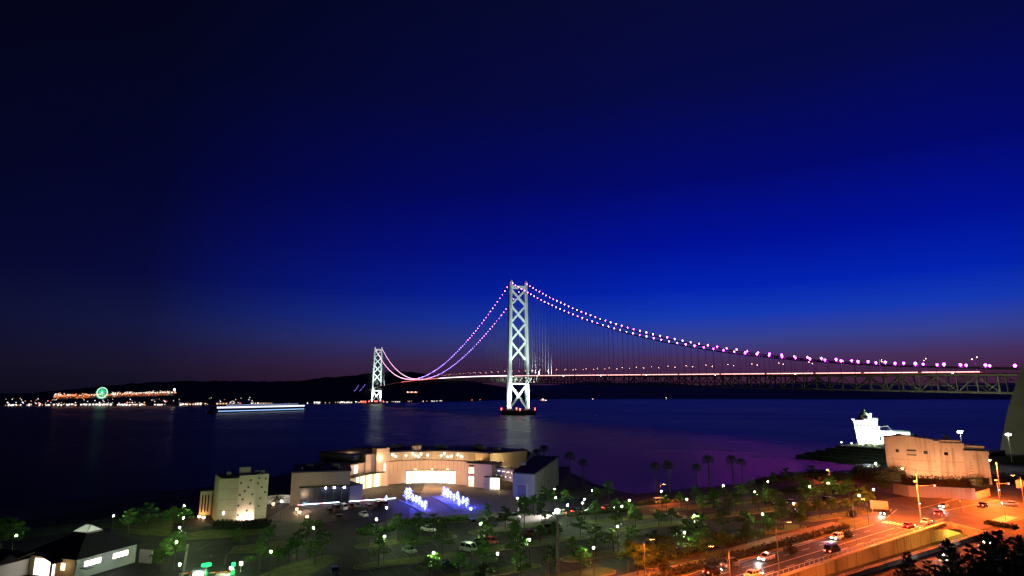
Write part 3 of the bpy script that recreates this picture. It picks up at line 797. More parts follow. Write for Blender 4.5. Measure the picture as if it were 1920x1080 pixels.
# right-hand hall with the tilted roof
RH = [Vector((x - CX, y - CY, 0)) for x, y in ((0.3, 219.5), (8.0, 215.5), (19, 249.5), (9.5, 253))]
hall_m = mat('hall_panel', (.27, .26, .27), .7, .06, .2)
rh = MB().prism([(p.x, p.y) for p in RH], 0, [8.2, 8.2, 10.8, 10.8]).build('east_hall', hall_m, mus)
cen = sum(RH, Vector()) / 4
MB().prism([((p + (p - cen) * .03).x, (p + (p - cen) * .03).y) for p in RH], [8.2, 8.2, 10.8, 10.8], [8.6, 8.6, 11.2, 11.2]).build('roof', roof_dark, rh)
ld = (RH[1] - RH[0]).normalized(); la = math.atan2(ld.y, ld.x)
dr_ = MB().box(2.0, 5.4, -.12, .1, 0, 4.5).build('door', mat('violet_door', (.16, .12, .17), .5, .1, 1), rh, RH[0], la)
MB().box(5.4, 5.8, -.2, .1, 0, 4.7).box(2.0, 5.4, -.2, .1, 4.5, 4.7).build('frame', concrete_pale, dr_)
for k in range(1, 5):
    MB().box(-.03, .03, -.05, 0, .2, 8.0).build('panel_joint', concrete_dark, rh, RH[0] + ld * (k * 1.75), la)
rd = (RH[2] - RH[1]).normalized(); ra = math.atan2(rd.y, rd.x); rl_ = (RH[2] - RH[1]).length
for k in range(1, 8): MB().box(-.03, .03, -.05, 0, .2, 8.1 + 2.6 * k / 8).build('panel_joint', concrete_dark, rh, RH[1] + rd * (rl_ * k / 8), ra)
MB().box(18, 21, -.1, .1, 3.2, 3.9).build('vent', steel_dark, rh, RH[1], ra)
MB().box(-1, 1, -1, 1, 0, 1.4).build('skylight', concrete_pale, rh, RH[0] + Vector((4.0, 13.0, 9.3)))
# left-hand hall with the dark recessed front
A0, A1 = Vector((-73 - CX, 202 - CY, 0)), Vector((-55 - CX, 207.5 - CY, 0)); ad = (A1 - A0).normalized(); aa = math.atan2(ad.y, ad.x); al = (A1 - A0).length
lh = MB().box(0, al, 0, 24, 0, 10.4).build('west_hall', mat('west_hall_wall', (.33, .27, .21), .85, .07, .25, .05), mus, A0, aa)
MB().box(-.25, al + .25, -.25, 24.3, 10.4, 10.8).build('roof', roof_dark, lh)
pn = MB().box(3.0, al - .3, -.35, .05, 0, 5.6).build('recessed_front', mat('blue_black_glass', (.02, .025, .05), .25, .2, .5), lh)
MB().box(2.8, al - .1, -1.2, .0, 5.6, 5.85).build('canopy', roof_dark, lh)
for k in range(6): MB().box(3.0 + k * 2.65 - .05, 3.0 + k * 2.65 + .05, -.42, -.35, 0, 5.6).build('mullion', steel_dark, lh)
for x in (11.0, 13.8, 17.0):
    MB().ball((x, -.9, 5.35), .3).build('spot_lamp', emat('pink_white_lamp', (1, .86, .95), 60), lh)
for k in range(4): MB().box(.0, .3, -.08, .02, 9.6 - k * 2.4, 9.7 - k * 2.4).build('panel_joint', concrete_dark, lh)
lk = MB().box(0, 4.6, 0, 12, 0, 5.3).build('link_block', mat('link_wall', (.26, .21, .18), .85, .07, .25), mus, A1 + Vector((-.2, 1.2, 0)), R(38))
MB().box(-.1, 4.7, -.1, 12.1, 5.3, 5.5).build('roof', roof_dark, lk)
# panel joints, roof plant and railings
jm = MB().box(-.035, .035, -.03, .02, 0, 1).mesh('panel_joint', mat('joint_dark', (.16, .13, .10), .9))
for k in range(22):
    a_ = 40 + k * 4.3
    put('panel_joint', jm, mus, pol(24.39, a_, 5.2), R(a_ + 90), (1, 1, 4.0))
for k in range(20):
    a_ = 44 + k * 4.3
    put('panel_joint', jm, mus, pol(33.49, a_, 8.55), R(a_ + 90), (1, 1, 3.4))
rb_m = mat('roof_plant', (.22, .22, .23), .6, .15, 1)
for r_, a_, w_, h_ in ((42, 60, 1.6, 1.5), (46, 66, 2.2, 1.8), (41, 84, 1.2, 1.2), (44, 88, 1.8, 1.6), (47, 112, 2.4, 1.7), (41, 121, 1.3, 1.4), (43, 50, 1.4, 1.1)):
    u = MB().box(-w_, w_, -1.1, 1.1, 12.5, 12.5 + h_).build('roof_unit', rb_m, mus, pol(r_, a_), R(a_ + 90))
    MB().tube((0, 0, 12.5 + h_), (0, 0, 12.7 + h_), .7, n=10).build('fan', steel_dark, u)
rpm = MB().tube((0, 0, 0), (0, 0, 1.0), .035, n=4).mesh('rail_post', steel)
for k in range(45): put('rail_post', rpm, mus, pol(24.8, 39 + k * 2.13, 9.42))
MB().arc(24.77, 24.83, 38, 134, 10.38, 10.44, 40).build('handrail', steel, mus)
for k in range(5): MB().box(0, .06, -.03, .02, 0, 10.3).build('panel_joint', mat('joint_dark', (.16, .13, .10)), lh, (1.0 + k * 4.4, -.01, 0))
for x_, y_ in ((4, 9), (8, 14), (13, 8)): MB().box(x_, x_ + 2.4, y_, y_ + 1.8, 10.8, 12.1).build('roof_unit', rb_m, lh)
for x_, y_ in ((3, 4), (9, 7), (15, 3.5)): MB().tube((x_, y_, 10.8), (x_, y_, 11.7), .3).build('roof_vent', rb_m, lh)
# flagpoles in the court
for x, y in ((16.5, 11.5), (19.5, 11.0)): MB().tube((0, 0, 0), (0, 0, 9.5), .09, .05).build('flagpole', steel, mus, (x, y, 0))
# lamps of the plaza front
for a in (140, 155, 168): point('plaza_front_light', pol(20, a, 3.6), 1100, WARM, .3, mus)
for a in (30, 52, 70, 90, 108, 124):
    point('wall_wash', pol(29.6, a, 8.9), 900, WARM, .3, mus)
for a in (60, 86, 110): point('plaza_light', pol(13, a, 5.5), 3600, (1, .50, .22), .5, mus)
point('terrace_light', pol(27.4, 158, 6.6), 320, WARM, .2, mus)
point('wall_wash', Vector((41, 8, 4)), 900, (1, .80, .62), .3, mus); point('wall_wash', Vector((31, 21, 10.5)), 1500, (1, .72, .36), .3, mus)
point('wall_wash', Vector((44, -22, 5)), 700, (.9, .82, 1.0), .3, mus)
point('wall_wash', A0 + Vector((7, -9, 2.2)), 1400, (1, .70, .45), .3, mus)
point('wall_wash', pol(25, 140, 11), 1000, WARM, .3, mus); point('corridor_light', Vector((29, 5, 2.5)), 300, WARM, .3, mus)
point('wall_wash', Vector((-34, 27, 14)), 700, WARM, .3, mus)

# ------------------------------------------------------------------ tower block at the left with porthole windows
tb = empty('tower_block', G(448, 976), R(24), 'pale tower block with small square windows, floodlit from below, left of the museum', 'building')
tbm = mat('tower_block_wall', (.36, .32, .25), .85, .07, .3, .05)
tbm2 = mat('tower_block_panel', (.54, .46, .40), .85, .06, .3, .05)
MB().prism([(-7.6, 0.6), (-1.0, -.3), (-1.0, 11), (-8.6, 11)], 0, 13.2).build('stair_wing', tbm, tb)
MB().prism([(-8.2, 3.2), (-7.6, .6), (-8.6, 11), (-9.6, 11)], 0, 13.6).build('side_fin', tbm, tb)
MB().prism([(-1.0, .35), (4.6, -.2), (4.6, 11), (-1.0, 11)], 0, 13.9).build('main_face', tbm2, tb)
MB().prism([(4.55, -.55), (5.1, -.6), (5.1, 11), (4.55, 11)], 0, 14.1).build('fin', concrete_pale, tb)
MB().prism([(5.1, .25), (9.3, 1.1), (9.0, 11), (5.1, 11)], 0, 14.0).build('east_wing', tbm, tb)
MB().prism([(-8.4, 3.6), (-1, .9), (9.0, 1.7), (8.8, 11), (-9, 11)], 13.3, 13.75).build('roof', roof_dark, tb)
MB().box(-1.2, 2.8, 3.5, 8, 13.7, 16.2).build('penthouse', concrete, tb)
for x_ in (-5.5, 4.4, 6.4): MB().box(x_, x_ + 1.5, 4, 5.6, 13.7, 14.9).build('roof_unit', rb_m, tb)
for z_ in (3.3, 6.6, 9.9): MB().prism([(-7.62, .56), (-1.0, -.34), (-1.0, -.25), (-7.6, .65)], z_, z_ + .09).build('floor_joint', concrete_dark, tb)
tb.scale = (.78, .8, .90)
wm = MB().box(-.32, .32, -.09, .09, -.27, .27).mesh('window', glass_matt)
wf = MB().box(-.40, .40, -.06, .10, -.35, -.27).mesh('sill', concrete)
for x, z in ((-.3, 11.6), (3.0, 12.4), (2.3, 10.2), (-.4, 7.9), (3.9, 7.9), (.7, 6.5), (3.4, 5.0), (-.6, 4.6), (2.4, 2.9), (-.5, 1.6), (1.2, 9.0)):
    o = put('window', wm, tb, (x, .27 - .098 * (x + 1), z), R(-5.6)); put('sill', wf, o)
for x, z in ((5.9, 12.8), (5.6, 11.2), (7.0, 9.9), (6.8, 6.4), (8.3, 8.2), (6.4, 4.0), (8.2, 12.4)): put('window', wm, tb, (x, .25 + .2 * (x - 5.1), z), R(11.5))
MB().tube((-5.4, -.25, 2.2), (-5.4, -.25, 3.2), .18).build('wall_lamp', emat('warm_wall_lamp', (1, .7, .45), 12), tb)
for x in (.2, 1.8, 3.4):
    MB().box(x - .25, x + .25, -2.1, -1.7, 0, .3).build('floodlight', steel_dark, tb)
    point('floodlight_beam', (x, -1.9, .5), 420, (1, .74, .56), .2, tb)
point('floodlight_beam', (-5.2, -5, 4), 170, (1, .86, .6), .3, tb); point('floodlight_beam', (7.2, -3.5, 2.2), 60, (1, .78, .56), .3, tb)
an = empty('annex_building', G(390, 966), R(20), 'small block with tall narrow windows lit orange beside the tower block', 'building')
MB().box(-2.6, 3.2, 0, 7, 0, 7.0).build('wall', tbm2, an); MB().box(-2.8, 3.4, -.2, 7.2, 7.0, 7.3).build('roof', roof_dark, an)
for k in range(3): MB().box(-2.0 + k * .8, -1.7 + k * .8, -.08, .05, 1.0, 6.0).build('window', glass_dark, an)
MB().box(.6, 3.0, -.15, .05, 0, 6.6).build('recess', mat('annex_recess', (.14, .10, .06), .8), an)
point('uplight', (-1.6, -1.1, .6), 200, (1, .38, .10), .2, an)
lw_ = empty('planter_wall', G(452, 990), R(8), 'dark low hedge wall in front of the tower block', 'hedge')
MB().box(-9.5, 9.5, -1.0, 1.2, 0, .9).build('plinth', concrete_dark, lw_)

# ------------------------------------------------------------------ visitor hall at the lower left with hipped roof
vh = empty('visitor_hall', (-90, 131.5, GZ), math.atan2(14.2, 4.4) - math.pi / 2, 'white visitor hall with dark hipped roof and glazed lantern on top', 'building')
MB().box(-6.4, 6.4, -6.6, 6.6, 0, 4.1).build('wall', mat('grey_render', (.50, .52, .55), .8, .06, .3), vh)
a = 7.6
MB().add([(-a, -a, 4.0), (a, -a, 4.0), (a, a, 4.0), (-a, a, 4.0), (-1.6, -1.4, 7.3), (1.6, -1.4, 7.3), (1.6, 1.4, 7.3), (-1.6, 1.4, 7.3)],
         [(3, 2, 1, 0), (4, 5, 6, 7), (0, 1, 5, 4), (1, 2, 6, 5), (2, 3, 7, 6), (3, 0, 4, 7)]).build('roof', roof_dark, vh)
sk = MB().box(-2.0, 2.0, -1.8, 1.8, 7.2, 7.55).build('lantern', concrete, vh)
q = [(-1.9, -1.7, 7.55), (1.9, -1.7, 7.55), (1.9, 1.7, 7.55), (-1.9, 1.7, 7.55), (-.7, 0, 8.7), (.7, 0, 8.7)]
skm = emat('lit_skylight_glass', (.80, .92, .66), .62)
for f in ((0, 1, 5, 4), (1, 2, 5), (2, 3, 4, 5), (3, 0, 4)):
    MB().add([q[i] for i in f], [tuple(range(len(f)))]).build('glass_pane', skm, sk)
for i, j in ((0, 4), (1, 5), (2, 5), (3, 4), (4, 5)): MB().beam(q[i], q[j], .12, .12).build('glazing_bar', steel_dark, sk)
for k in range(3):
    x = -1.0 + k; MB().beam((x, -1.72, 7.58), (x * .5, -.03, 8.68), .08, .08).build('glazing_bar', steel_dark, sk)
for y0, y1 in ((-4.9, -1.5), (1.2, 4.6)):
    w = MB().box(6.38, 6.5, y0, y1, 2.0, 3.0).build('window', glass_white, vh)
    for k in range(1, 4): MB().box(6.5, 6.56, y0 + (y1 - y0) * k / 4 - .04, y0 + (y1 - y0) * k / 4 + .04, 2.0, 3.0).build('mullion', steel, w)
    MB().box(6.4, 6.62, y0 - .1, y1 + .1, 1.9, 2.0).build('sill', concrete, w)
ew = MB().box(-6.0, 6.3, -6.72, -6.58, .05, 3.95).build('entrance_front', mat('entrance_cream', (.66, .52, .34), .7, .05, .5), vh)
for x0, x1 in ((-4.6, -1.8), (-1.6, 1.0)): MB().box(x0, x1, -6.8, -6.7, .2, 3.3).build('door', glass_white, ew)
MB().box(2.6, 3.7, -6.8, -6.7, 1.6, 2.9).build('window', glass_warm, ew)
g = [(-8, -8.6, 3.4), (-2.5, -8.6, 5.2), (3.0, -8.6, 3.4), (-8, -4, 3.4), (-2.5, -4, 5.2), (3.0, -4, 3.4)]
MB().add(g + [(x, y, z - .25) for x, y, z in g], [(0, 1, 4, 3), (1, 2, 5, 4), (6, 9, 10, 7), (7, 10, 11, 8), (0, 6, 7, 1), (1, 7, 8, 2)]).build('porch_roof', roof_dark, vh)
MB().box(-7.4, -7.1, -8.4, -8.1, 0, 3.4).build('post', mat('red_timber', (.32, .10, .05), .7), vh); MB().box(1.9, 2.2, -8.4, -8.1, 0, 3.6).build('post', mat('red_timber', (.3, .1, .05)), vh)
point('porch_light', (-1.5, -7.9, 2.7), 130, (1, .74, .40), .2, vh); point('porch_light', (4.2, -8.4, 2.6), 60, (1, .74, .40), .2, vh)
point('window_light', (9.0, 0, 2.2), 60, (.85, .9, 1), .3, vh)
lwg = MB().box(-24, -6.4, -12, -4.6, 0, 3.0).build('low_wing', mat('grey_render', (.5, .5, .5)), vh)
MB().add([(-25, -13, 2.9), (-6.8, -13, 2.9), (-6.8, -4.2, 2.9), (-25, -4.2, 2.9), (-22, -8, 4.8), (-8.5, -8, 4.8)], [(3, 2, 1, 0), (0, 1, 5, 4), (2, 3, 4, 5), (1, 2, 5), (3, 0, 4)]).build('roof', roof_dark, lwg)
MB().box(7.2, 10.5, 6.8, 7.2, 0, 2.6).build('screen_wall', concrete_pale, vh)
MB().box(6.6, 8.4, -5.9, -4.4, 1.9, 2.05).build('awning', mat('blue_awning', (.12, .16, .25), .7), vh)

# ------------------------------------------------------------------ orange-lit concrete building at the right
ob = empty('harbour_office', G(1766, 903), R(-30), 'broad windowless concrete building glowing orange in the street light, by the junction', 'building')
ob.scale = (.78, .9, .97)
obm = mat('office_concrete', (.52, .46, .40), .9, .10, .22, .25, wear=((.34, .28, .23), .5, (1.0, 1.0, .10)))
MB().add([(-24, 3.5, 0), (-1.4, .0, 0), (-1.4, 15, 0), (-24, 15, 0), (-24.4, 3.5, 18.0), (-1.4, 0, 17.6), (-1.4, 15, 17.6), (-24.4, 15, 18.0), (-15.5, 2.2, 19.0), (-15.5, 15, 19.0)],
         [(0, 1, 5, 8, 4), (1, 2, 6, 5), (2, 3, 7, 9, 6), (3, 0, 4, 7), (4, 8, 9, 7), (8, 5, 6, 9)]).build('west_wall', obm, ob)
MB().box(-1.5, .9, -.8, 1.6, 0, 17.2).build('column', obm, ob)
rb = MB().box(.5, 11.2, -.2, 14, 0, 16.6).build('east_wall', obm, ob)
MB().box(.2, 11.7, -.6, 14.4, 14.4, 16.5).build('cornice', obm, rb); MB().box(.6, 10.3, -.1, 13.9, 16.6, 17.6).build('parapet', obm, rb)
lb = MB().box(11.2, 21.6, .2, 13, 0, 13.6).build('low_wall', obm, ob)
MB().box(11.1, 22.0, -.1, 13.2, 12.0, 13.5).build('cornice', obm, lb); MB().box(11.3, 20.4, .8, 13, 13.6, 14.0).build('roof', roof_dark, lb)
MB().box(11.3, 20.6, 1.4, 13, 14.0, 15.5).build('parapet', obm, lb)
MB().box(14.6, 15.3, -.15, .2, 0, 12.0).build('buttress', obm, lb)
for x, z, w, h, m in ((-18.6, 12.2, 1.6, 1.3, glass_matt), (-12.0, 12.6, 4.4, .7, mat('blue_strip_glass', (.03, .05, .10), .3)), (-12.0, 10.7, 4.4, .6, mat('green_strip_glass', (.03, .07, .05), .3)), (-12, 11.6, 4.4, 1.0, mat('window_band', (.42, .36, .30), .8)), (-5.6, 12.0, 1.9, 1.3, glass_matt)):
    yy = -(x + 1.4) * 3.5 / 22.6
    wq = MB().box(-w / 2, w / 2, -.12, .1, -h / 2, h / 2).build('window', m, ob, (x, yy, z), math.atan2(-3.5, 22.6))
    MB().box(-w / 2 - .12, w / 2 + .12, -.2, .06, -h / 2 - .16, -h / 2).build('sill', obm, wq)
MB().box(2.6, 4.3, -.25, -.15, 11.2, 12.5).build('window', glass_dark, rb)
for z in (4.0, 8.4): 
    MB().box(.95, 11.1, -.23, -.2, z, z + .1).build('pour_joint', concrete_dark, rb)
    MB().prism([(-24.0, 3.46), (-1.5, -.04), (-1.5, .02), (-24, 3.52)], z, z + .1).build('pour_joint', concrete_dark, ob)
for k in range(9): MB().prism([(-23 + k * 2.4, 3.32 - k * .372), (-22.94 + k * 2.4, 3.31 - k * .372), (-22.94 + k * 2.4, 3.4 - k * .372), (-23 + k * 2.4, 3.4 - k * .372)], .2, 17.0).build('panel_joint', mat('office_joint', (.20, .17, .14), .9), ob)
for x_, y_ in ((-18, 8), (-10, 9), (4, 6), (15, 6)): MB().box(x_, x_ + 2.2, y_, y_ + 2, 13.8 if x_ > 11 else 16.5, 15.8 if x_ > 11 else 19.6).build('roof_unit', rb_m, ob)
for z_ in (.4, 1.0, 1.6, 2.2): MB().box(13, 14.6, -.1, .2, 4 + z_ * 2, 4.12 + z_ * 2).build('ladder_rung', steel_dark, ob)
ki = empty('guard_kiosk', G(1828, 896), R(-30), 'small guard kiosk under a flat dark canopy beside the orange building', 'kiosk')
MB().box(-1.3, 1.3, -1.2, 1.2, 0, 3.2).build('wall', concrete_pale, ki); MB().box(-4.4, 4.4, -2.4, 2.4, 3.6, 3.85).build('canopy', roof_dark, ki)
MB().box(-.15, .15, -.15, .15, 3.2, 3.6).build('post', steel, ki); MB().box(-.5, .5, -1.26, -1.15, 1.3, 2.3).build('window', glass_dark, ki)
for dx in (-3.2, -1.2):
    f = empty('floodlight', G(1822 + dx * 3 + 3, 903), R(-30), ('left' if dx < -2 else 'right') + ' of two glaring white floodlights in front of the guard kiosk', 'floodlight')
    MB().tube((0, 0, 0), (0, 0, 2.4), .08).build('post', steel, f); MB().box(-.62, .62, -.2, .2, 2.2, 3.0).build('housing', steel_dark, f)
    MB().box(-.58, .58, -.27, -.2, 2.25, 2.95).build('lens', emat('floodlight_lens', (.95, .92, 1), 26), f)
    spot('floodlight_beam', (0, .5, 2.7), (1, 12, 6), 5200, (1, .55, .25), 140, .5, .3, f)
for x in (-20, -12, -4, 6, 15):                   # added floodlights brightening the facade, standing in for the street lamps
    f = MB().box(x - .4, x + .4, -13.2, -12.7, 2.2, 2.8).tube((x, -13, 0), (x, -13, 2.3), .08).build('facade_fill', steel_dark, ob)
    spot('facade_fill_beam', (x, -12.5, 2.6), (x, 0, 8), 6800, (1, .40, .17), 150, .4, .3, ob)
fe = empty('hoarding_fence', G(1705, 932), 0, 'tall pale panelled hoarding fence along the junction', 'fence')
F = [G(1676, 926), G(1706, 932), G(1832, 938), G(1858, 930)]
fm = mat('hoarding_panel', (.50, .46, .44), .6, .06, .5); k = 0
for p, q in zip(F, F[1:]):
    d = q - p; n = max(1, int(d.length / 1.35)); an_ = math.atan2(d.y, d.x); w = d.length / n
    me = MB().box(.03, w - .03, -.04, .04, .1, 3.9 if k < 2 else 2.6).mesh('panel', fm)
    for i in range(n): put('panel', me, fe, p + d * (i / n) - F[1] + Vector((0, 0, 0 if i % 2 else .03)), an_)
    MB().box(0, d.length, -.10, -.05, 3.75 if k < 2 else 2.5, 3.95 if k < 2 else 2.7).build('rail', steel, fe, p - F[1], an_)
    k += 1

# ------------------------------------------------------------------ floodlit white control tower on its stepped sea wall
P = [G(1492, 858, 0), G(1700, 876, 0)]
pd = (P[1] - P[0]).normalized(); pa = math.atan2(pd.y, pd.x); pl = (P[1] - P[0]).length
sw = empty('stepped_sea_wall', P[0], pa, 'dark stepped stone sea wall jutting into the water', 'sea wall')
for k in range(5):
    MB().box(k * 5.0, pl + 30, k * 3.4, 60, -2 if k == 0 else (k - 1) * 1.6 + .4, 2.0 + k * 1.6).build('step', concrete_dark, sw)
    MB().box(k * 5.0 + .5, pl + 28, k * 3.4 + .02, k * 3.4 + .5, 2.0 + k * 1.6, 2.14 + k * 1.6).build('edge_stone', mat('edge_stone', (.20, .20, .22), .7, .1, .3), sw)
ct = empty('control_tower', G(1628, 830, 8.4), R(-24), 'dazzling white floodlit tower building with dark conical top on the sea wall', 'building')
ct.scale = (.82, .85, .80)
wt = mat('white_tiles', (.82, .82, .84), .6, .04, .3)
MB().add([(-8.0, -5, 0), (7.2, -5, 0), (7.2, 6, 0), (-8.0, 6, 0), (-10.0, -5, 19.0), (7.6, -5, 19.0), (7.6, 6, 19.0), (-10.0, 6, 19.0)], [(3, 2, 1, 0), (4, 5, 6, 7), (0, 1, 5, 4), (1, 2, 6, 5), (2, 3, 7, 6), (3, 0, 4, 7)]).build('wall', wt, ct)
MB().box(-2, 8.2, -5.5, 6.4, 19.0, 20.2).build('cornice', wt, ct); MB().box(-11, -8.6, -5.4, 6, 18.6, 20.4).build('parapet', wt, ct)
MB().tube((-1, 0, 19.4), (-1, 0, 23.2), 5.4, 4.6, 10).tube((-1, 0, 23.2), (-1, 0, 28.5), 3.6, .2, 10).build('conical_top', mat('top_cladding', (.10, .10, .11), .7), ct)
MB().box(7.6, 30, -4, 5.5, 0, 9.4).build('east_wing', wt, ct)
MB().tube((8.4, -3, 9.4), (8.4, -3, 14.0), .8, n=8).build('vent_stack', wt, ct)
MB().beam((9.5, -3, 13.0), (14.5, -3, 14.8), .25, .25).beam((14.5, -3, 14.8), (18, -3, 9.6), .25, .25).build('davit', steel, ct)
MB().ball((3.4, -3, 24.2), .55).tube((3.4, -3, 20.2), (3.4, -3, 24), .12).build('signal_lamp', lamp_white, ct)
MB().box(4.2, 6.4, -5.15, -4.95, 0, 5.2).build('door', mat('grey_door', (.25, .26, .3), .6), ct)
MB().box(8.0, 9.6, -4.1, -3.95, 2, 6).build('window', glass_dark, ct)
for z in (5.0, 9.6, 14.2):
    for k in range(5): MB().box(-7.2 + k * 2.6 - z * .06, -5.7 + k * 2.6 - z * .06, -5.1, -4.94, z, z + 1.5).build('window', mat('tower_window', (.30, .32, .36), .3), ct)
    MB().box(-9.2, 7.9, -5.5, -4.9, z - .7, z - .5).build('string_course', wt, ct)
for k in range(7): MB().box(11 + k * 2.7, 12.6 + k * 2.7, -4.1, -3.94, 5.4, 7.0).build('window', mat('tower_window', (.30, .32, .36), .3), ct)
for k in range(16): MB().tube((8.5 + k * 1.4, -3.8, 9.4), (8.5 + k * 1.4, -3.8, 10.5), .05, n=4).build('rail_post', wt, ct)
MB().box(8.4, 29.8, -3.85, -3.75, 10.45, 10.55).build('handrail', wt, ct)
for k in range(12): MB().tube((-1.5 + k * .85, -5.3, 20.2), (-1.5 + k * .85, -5.3, 21.3), .05, n=4).build('rail_post', wt, ct)
for x in (-6, 3, 12, 22):
    f = MB().box(x - .6, x + .6, -13.4, -12.8, .2, 1.1).build('floodlight', lamp_white, ct)
    spot('floodlight_beam', (x, -12.4, 1.2), (x * .8, -4, 8.5), 12000, (.80, .86, 1.0), 130, .5, .3, ct)

# ------------------------------------------------------------------ vegetation
def leafcloud(rng, centres, per, size, flat=.55):
    mb = MB()
    for c, r in centres:
        for _ in range(per):
            d = Vector((rng.gauss(0, 1), rng.gauss(0, 1), rng.gauss(0, 1)))
            d = d.normalized() * (rng.random() ** .45) * r; d.z *= flat
            p = Vector(c) + d
            u = Vector((rng.gauss(0, 1), rng.gauss(0, 1), rng.gauss(0, .5))).normalized()
            w = u.cross(Vector((rng.gauss(0, .6), rng.gauss(0, .6), 1))).normalized()
            s = size * rng.uniform(.6, 1.3)
            mb.add([p - u * s - w * s * .5, p + u * s * .3 - w * s * .65, p + u * s + w * s * .1, p - u * s * .2 + w * s * .6], [(0, 1, 2, 3)])
    return mb
def make_tree(seed, h, spread, per, leafmat):     # young park tree: slim stem, tiers of loose branches
    rng = random.Random(seed)
    tr = MB(); cen = []
    top = Vector((rng.uniform(-.2, .2), rng.uniform(-.2, .2), h * .92))
    tr.tube((0, 0, 0), (top.x * .4, top.y * .4, h * .45), .11, .085, 6).tube((top.x * .4, top.y * .4, h * .45), top, .085, .03, 5)
    n = 11
    for k in range(n):
        z = h * (.36 + .58 * k / (n - 1)); a = k * 2.4 + rng.uniform(-.5, .5)
        ln = spread * (1.0 - .62 * k / (n - 1)) * rng.uniform(.65, 1.15)
        b0 = Vector((top.x * z / h, top.y * z / h, z)); b1 = b0 + Vector((math.cos(a) * ln, math.sin(a) * ln, ln * rng.uniform(.15, .5)))
        tr.tube(b0, b1, .04, .015, 4)
        cen += [(b1, ln * .42 + .22), (b0.lerp(b1, .62) + Vector((0, 0, .1)), ln * .3 + .18)]
    cen.append((top, .45))
    return tr.mesh('trunk', bark), leafcloud(rng, cen, per, .17).mesh('crown', leafmat)
TREES = [make_tree(20 + k, h, s * 1.15, 95, leaf_m) for k, (h, s) in enumerate(((5.2, 1.7), (6.2, 1.9), (4.6, 1.6), (5.8, 2.2), (6.8, 1.7)))]
def place_tree(p, where, k, sc=1.0, what=None, cat='tree', group='young park trees'):
    names = ['short loose park tree', 'slender tiered park tree', 'small round park tree', 'broad open park tree', 'tall thin park tree']
    e = empty('park_tree', p, random.uniform(0, 6.28)); e.scale = (sc, sc, sc)
    tr, cr = TREES[k]
    put('trunk', tr, e); put('crown', cr, e)
    return row(e, what or names[k], where, cat, group)
rt = random.Random(33)
where_isl = ['on the nearest grass island', 'on the grass island by the roadside', 'on the island with the tall mast', 'on the island right of the tall mast', 'on the long middle island', 'on the grass island by the signboard', 'on the second row left island',
             'on the second row middle island', 'on the second row right island', 'on the second row long island', 'on the far right island by the hedge', 'on the grass island below the forecourt', 'on the island behind the maroon cars', 'on the island beside the glowing drive', 'on the last island before the shore road']
for (a0, a1, b0, b1), wh in zip(ISL, where_isl):
    a = a0 + 3 + rt.random() * 3
    while a < a1 - 2:
        place_tree(AB(a, (b0 + b1) / 2 + rt.uniform(-1.2, 1.2), GZ + .15), wh, rt.randrange(5), rt.uniform(.8, 1.15))
        a += rt.uniform(4.2, 8)
for px, py in ((322, 1000), (330, 1040), (348, 985), (320, 1060), (240, 1002), (275, 995), (1, 1030), (22, 1034), (300, 1072)):
    place_tree(G(px, py), 'beside the visitor hall', rt.randrange(5), rt.uniform(.9, 1.25))
for px, py in ((520, 1062), (540, 1056), (575, 1016), (597, 1008), (486, 1074), (556, 1050), (604, 1044), (448, 1030), (500, 1022), (590, 1060)):
    place_tree(G(px, py), 'on the lawns of the west drive', rt.randrange(5), rt.uniform(.7, 1.05))
for px, py in ((1178, 1072), (1196, 1078), (1226, 1070), (1250, 1058), (1290, 1046), (1356, 1040), (1400, 1020), (1452, 1004), (1500, 990), (1466, 985)):
    place_tree(G(px, py), 'along the orange lit pavement', rt.randrange(5), rt.uniform(.8, 1.1))
for px, py in ((1452, 915), (1476, 912), (1500, 922), (1524, 908), (1548, 920), (1570, 912), (1590, 924), (1608, 912), (1628, 932), (1644, 920), (1560, 934), (1594, 940), (1660, 930), (1512, 932)):
    place_tree(G(px, py), 'in the grove left of the orange building', rt.randrange(5), rt.uniform(.8, 1.25))
for px, py in ((980, 962), (1000, 958), (1020, 955), (1035, 952), (1060, 950), (1120, 940), (1142, 938)):
    place_tree(G(px, py), 'below the east hall', rt.randrange(5), rt.uniform(.8, 1.1))
# palms
def make_palm(seed, h):
    rng = random.Random(seed); tr = MB(); cr = MB()
    bend = Vector((rng.uniform(-.4, .4), rng.uniform(-.2, .2), 0)); pts = [Vector((0, 0, 0)) + bend * ((k / 5) ** 2) + Vector((0, 0, h * k / 5)) for k in range(6)]
    for k in range(5): tr.tube(pts[k], pts[k + 1], .30 - .025 * k, .275 - .025 * k, 7)
    top = pts[-1]
    for k in range(24):
        a = k * 2.399; up_ = 1.3 - 1.75 * k / 24 + rng.uniform(-.15, .15); L = rng.uniform(1.6, 2.3)
        d = Vector((math.cos(a) * math.cos(up_), math.sin(a) * math.cos(up_), math.sin(up_)))
        st_ = top + d * .7
        tr.tube(top, st_, .035, .02, 3)
        side = d.cross(Vector((0, 0, 1)));  side = side.normalized() if side.length > .05 else Vector((1, 0, 0)); nrm = side.cross(d)
        for j in range(9):                        # fan leaf: separate drooping fingers
            q = R(-72 + 18 * j); f = (d * math.cos(q) + side * math.sin(q)).normalized()
            m1 = st_ + f * L * .6; tip = st_ + f * L * (1 - .1 * abs(j - 4) / 4) + Vector((0, 0, -.42 * L))
            w = f.cross(nrm).normalized() * .09
            cr.add([st_, m1 - w, tip, m1 + w], [(0, 1, 2, 3)])
    return tr.mesh('trunk', bark), cr.mesh('crown', leaf_palm)
PALMS = [make_palm(3, 9.0), make_palm(4, 9.8), make_palm(5, 8.4)]
